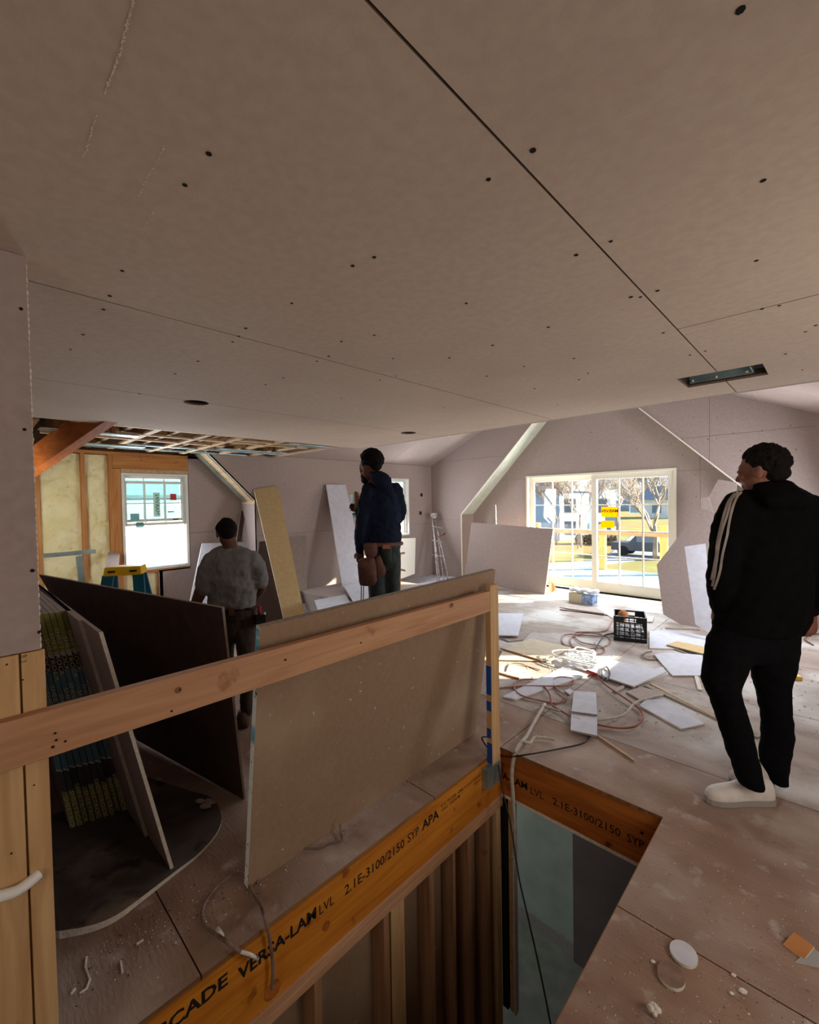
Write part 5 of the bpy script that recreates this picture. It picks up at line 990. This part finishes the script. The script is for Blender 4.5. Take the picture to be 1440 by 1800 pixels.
# the man in the navy hoodie with tool pouches
D = 3.70; k8 = lambda x, y: (560 + x / 4.8, 780 + y / 4.8)
mn = person(Vector((PX(668, 1000, D).x, PX(668, 1000, D).y, SH)), 'man in a navy hoodie with leather tool pouches, seen from behind')
FK = (-UU * .80 + WW * .60 - ZZ * .25)
hc = PX(651, 822, D); b = NB(); head(b, hc, FK, 1.0); limb(b, [(652, 826, D + .02, .052), (662, 856, D + .04, .062)]); limb(b, [(664, 866, D + .04, .05), (648, 872, D + .0, .035), (639, 915, D - .05, .03), (634, 965, D - .02, .025)]); limb(b, [(660, 866, D + .06, .05), (648, 875, D + .09, .035), (638, 893, D + .15, .028), (632, 896, D + .15, .025)])
p = PX(*k8(352, 905), D - .02); hand(b, p, (-.05, 0, -1), -UU * .4 - WW, .95, .98, 1)
q = PX(*k8(362, 555), D + .17); hand(b, q, -UU * .8 + WW * .5 + ZZ * .2, WW, 1.0, .92, 1)
melt('body', b, .0058, SKIND, mn, sm=2)
b = NB(); hair(b, hc + ZZ * .016 + UU * .006, FK, .98, 1.0, 9, n=330, lump=.021); melt('hair', b, .007, HAIR, mn, sm=1)
b = NB(); ell(b, hc + Vector(FK).normalized() * .045 - ZZ * .06, XYZ, (.052, .052, .050), 12, 8); ell(b, hc + Vector(FK).normalized() * .065 - ZZ * .085, XYZ, (.035, .035, .035), 10, 8); melt('beard', b, .006, HAIR, mn, sm=1)
NAVY = mat('navy_fleece', (30, 37, 56), (25, 31, 47), 14, rough=.95, spec=.08, bump=.1, bscale=60)
b = NB()
rows(b, D, [(958, 642, 706, .05, .115), (945, 641, 706, .05, .125), (920, 642, 705, .04, .13), (890, 640, 704, .04, .13), (868, 640, 701, .04, .12), (856, 644, 695, .04, .10), (846, 650, 686, .04, .08), (838, 654, 678, .04, .06)])
rows(b, D, [(858, 662, 684, -.12, .03), (850, 655, 690, -.11, .055), (841, 651, 689, -.08, .075), (834, 650, 682, -.05, .075), (829, 652, 674, -.02, .06)])
limb(b, [(650, 862, D - .02, .066), (642, 890, D - .05, .062), (637, 920, D - .07, .056), (634, 945, D - .06, .048), (633, 966, D - .03, .040)])
limb(b, [(694, 862, D + .05, .07), (700, 885, D + .07, .066), (700, 908, D + .12, .058), (690, 915, D + .20, .05)])
limb(b, [(650, 862, D + .08, .06), (640, 892, D + .15, .052), (634, 898, D + .16, .044)])
melt('hoodie', b, .010, NAVY, mn, folds=.030, sm=3)
JEAN = mat('dark_green_grey_work_trousers', (44, 52, 54), (58, 66, 66), 18, rough=.95)
b = NB(); G = 885 + (1.6 - SH) / D * FPX
rows(b, D, [(950, 643, 705, .05, .11), (970, 644, 704, .05, .115), (988, 645, 703, .05, .11), (1000, 648, 700, .05, .09)])
rows(b, D, [(985, 645, 676, .02, .10), (1020, 646, 677, .0, .085), (1050, 648, 678, 0, .075), (1090, 651, 677, .02, .068), (1130, 653, 676, .03, .062), (G - 22, 654, 678, .03, .06)])
rows(b, D, [(985, 672, 705, .06, .10), (1020, 674, 704, .07, .085), (1050, 675, 703, .08, .075), (1090, 677, 702, .09, .068), (1130, 679, 701, .10, .062), (G - 22, 679, 702, .10, .06)])
melt('trousers', b, .010, JEAN, mn, folds=.018, sm=3)
BOOT = mat('brown_work_boot', (84, 60, 44), (70, 50, 38), 12)
for px, dd in ((665, .03), (690, .10)):
    c = PX(px, G, D + dd); c.z = SH + .001; b = NB(); shoe(b, c + UU * .05 - WW * .07, c - UU * .12 + WW * .14, .13, .05); bmesh.ops.recalc_face_normals(b, faces=list(b.faces)); put('boot', b, BOOT, mn, smooth=True)
LEA = mat('brown_leather', (112, 78, 66), (88, 60, 52), 16, rough=.75, bump=.15); LEAD = mat('dark_green_pouch', (44, 54, 52), rough=.7)
def pouch(pts, th, m, nm, d=D, lab=None):
    pts = [PX(*k8(x, y), d) for x, y in pts]; n = -WW; b = NB(); hexa(b, [p + WW * th for p in pts], [p - WW * 0 for p in pts]); bmesh.ops.recalc_face_normals(b, faces=list(b.faces))
    bmesh.ops.subdivide_edges(b, edges=list(b.edges), cuts=2, use_grid_fill=True); bmesh.ops.smooth_vert(b, verts=list(b.verts), factor=.5, use_axis_x=True, use_axis_y=True, use_axis_z=True)
    o_ = put(nm, b, m, mn, smooth=True); return tag(o_, lab)
pouch([(370, 845), (490, 840), (500, 900), (485, 960), (400, 965), (385, 900)], .07, LEA, 'tool_pouch', D - .14)
pouch([(325, 985), (470, 955), (488, 1060), (490, 1170), (460, 1205), (345, 1200), (335, 1100)], .09, LEA, 'tool_pouch', D - .16, 'large front leather pouch')
pouch([(480, 960), (520, 940), (568, 1085), (560, 1115), (490, 1135), (475, 1080)], .08, LEA, 'tool_pouch', D - .14)
pouch([(527, 850), (617, 850), (615, 1000), (590, 1030), (545, 1025)], .05, LEAD, 'phone_pouch', D - .10, 'dark green flat pouch')
b = NB(); a, c = PX(*k8(542, 852), D - .115), PX(*k8(606, 886), D - .115); hexa(b, [a, Vector((c.x, c.y, a.z)), c, Vector((a.x, a.y, c.z))], [v + WW * -.012 for v in (a, Vector((c.x, c.y, a.z)), c, Vector((a.x, a.y, c.z)))]); put('pouch_patch', b, mat('dull_red_patch', (170, 110, 100)), mn)
b = NB(); rr = [PX(643, 955, D + .05), PX(655, 958, D - .07), PX(675, 958, D - .085), PX(697, 957, D - .04), PX(706, 955, D + .05)]; beam_pts = smooth_path(rr, 4); tube(b, beam_pts, .018, 8); put('tool_belt', b, LEA, mn, smooth=True)
for x in (362, 380): b = NB(); tube(b, [PX(*k8(x, 1195), D - .15), PX(*k8(x - 2, 1320), D - .15)], .004, 5); put('hanging_strap', b, CORDK, mn)
b = NB(); c = PX(*k8(330, 520), D + .2); tube(b, [c - ZZ * .09, c + ZZ * .09], [.024, .030], 10); tube(b, [c + ZZ * .09, c + ZZ * .12 - UU * .02], [.026, .012], 10)
put('cordless_tool', b, mat('tan_tool_body', (150, 112, 74)), smooth=True, label='tan hand tool held up by the navy-hoodie man', cat='tool')

# the man in the grey shirt, stooping a little
D = 3.15; k5 = lambda x, y: (340 + x / 5.627, 780 + y / 5.627)
gz = 885 + 1.6 / D * FPX
mg = person(Vector((PX(410, 1200, D).x, PX(410, 1200, D).y, 0)), 'man in a grey t-shirt and leather belt, seen from behind')
FK = (-UU * .55 + WW * .75 - ZZ * .30)
hc = PX(398, 938, D); b = NB(); head(b, hc, FK, .80); limb(b, [(400, 944, D + .02, .048), (408, 972, D + .02, .055)]); limb(b, [(408, 985, D + .02, .05), (376, 988, D, .035), (364, 1015, D - .02, .034)]); limb(b, [(408, 985, D + .02, .05), (442, 988, D + .02, .035), (454, 1012, D + .04, .032)])
limb(b, [(361, 1020, D - .02, .047), (353, 1040, D - .02, .044), (344, 1062, D + .0, .036), (338, 1078, D + .02, .027)]); hand(b, PX(338, 1080, D + .02), (-.2, .1, -1), -WW, .7, .9, -1)
limb(b, [(455, 1015, D + .05, .045), (460, 1030, D + .10, .040), (452, 1045, D + .18, .034), (440, 1052, D + .24, .027)]); hand(b, PX(440, 1052, D + .24), -UU + WW, ZZ, .8, .9, 1)
melt('body', b, .0055, SKIND, mg, sm=2)
b = NB(); hair(b, hc + ZZ * .004, FK, .82, 1.0, 14, n=160, lump=.009); melt('hair', b, .006, HAIR, mg, sm=2)
GREY = mat('grey_cotton', (128, 128, 128), (112, 112, 113), 9, rough=.95, spec=.08, bump=.12, bscale=70)
b = NB()
rows(b, D, [(1067, 369, 449, .04, .128), (1058, 366, 450, .04, .13), (1040, 367, 451, .04, .125), (1015, 365, 452, .03, .125), (995, 362, 452, .02, .12), (982, 363, 450, .02, .11), (972, 367, 446, .02, .095), (966, 374, 440, .02, .08), (961, 386, 424, .02, .06)])
limb(b, [(374, 985, D + .0, .062), (366, 1003, D - .01, .066), (361, 1022, D - .02, .066), (360, 1033, D - .02, .064)])
limb(b, [(445, 982, D + .02, .058), (453, 1000, D + .03, .060), (457, 1015, D + .05, .058), (457, 1022, D + .06, .056)])
melt('t_shirt', b, .009, GREY, mg, folds=.034, sm=3)
BRN = mat('dark_brown_work_trousers', (66, 54, 46), (54, 44, 38), 14, rough=.95)
b = NB(); rows(b, D, [(1068, 380, 448, .04, .12), (1090, 380, 450, .04, .125), (1110, 381, 451, .04, .12), (1122, 385, 448, .04, .10)])
rows(b, D, [(1105, 381, 416, .04, .10), (1135, 384, 411, .04, .085), (1170, 386, 409, .03, .07), (1210, 388, 410, .05, .062), (gz - 24, 390, 412, .06, .058)])
rows(b, D, [(1105, 412, 451, .04, .10), (1135, 417, 450, .0, .09), (1168, 422, 449, -.02, .075), (1210, 422, 446, .02, .064), (gz - 24, 424, 446, .06, .058)])
melt('trousers', b, .010, BRN, mg, folds=.02, sm=3)
for px in (400, 434):
    c = PX(px, gz, D + .06); c.z = .001; b = NB(); shoe(b, c - WW * .08, c + WW * .18 - UU * .08, .12, .048); bmesh.ops.recalc_face_normals(b, faces=list(b.faces)); put('boot', b, BOOT, mg, smooth=True)
b = NB(); c0_ = PX(414, 1075, D + .04); ring = []
for k in range(26): a = 2 * math.pi * k / 26; ring.append(c0_ + UU * .152 * math.cos(a) + WW * .138 * math.sin(a))
for z0, z1 in ((-.035, .022),):
    o_ = [[p + ZZ * z0 for p in ring], [p + ZZ * z1 for p in ring], [c0_ + (p - c0_) * .95 + ZZ * z1 for p in ring], [c0_ + (p - c0_) * .95 + ZZ * z0 for p in ring]]
    vv = [[b.verts.new(p) for p in r] for r in o_]
    for i in range(4):
        for k in range(26): b.faces.new((vv[i][k], vv[i][(k + 1) % 26], vv[(i + 1) % 4][(k + 1) % 26], vv[(i + 1) % 4][k]))
put('belt', b, mat('dark_brown_belt', (58, 44, 38), (46, 36, 32), 12), mg)
def P5(x, y, d): return PX(*k5(x, y), d)
b = NB(); 
for a, c in (((282, 1625), (305, 1625)), ((282, 1625), (282, 1715)), ((282, 1715), (305, 1715))): tube(b, [P5(*a, D - .11), P5(*c, D - .11)], .005, 6)
put('belt_buckle', b, GALV, mg)
b = NB(); hexa(b, [P5(x, y, D - .10) for x, y in ((350, 1620), (410, 1620), (410, 1700), (350, 1700))], [P5(x, y, D - .135) for x, y in ((350, 1620), (410, 1620), (410, 1700), (350, 1700))]); put('belt_pouch', b, LEA, mg)
b = NB(); hexa(b, [P5(x, y, D + .04) for x, y in ((618, 1690), (715, 1690), (715, 1790), (618, 1790))], [P5(x, y, D - .04) for x, y in ((618, 1690), (715, 1690), (715, 1790), (618, 1790))]); put('tool_holder', b, LEAD, mg)
b = NB(); tube(b, [P5(652, 1700, D), P5(652, 1610, D)], [.011, .014], 8); put('screwdriver_handle', b, mat('red_plastic_handle', (168, 34, 44), rough=.4), mg, smooth=True)
b = NB(); tube(b, [P5(700, 1700, D), P5(702, 1668, D)], [.008, .01], 8); put('tool_handle', b, GALV, mg, smooth=True)
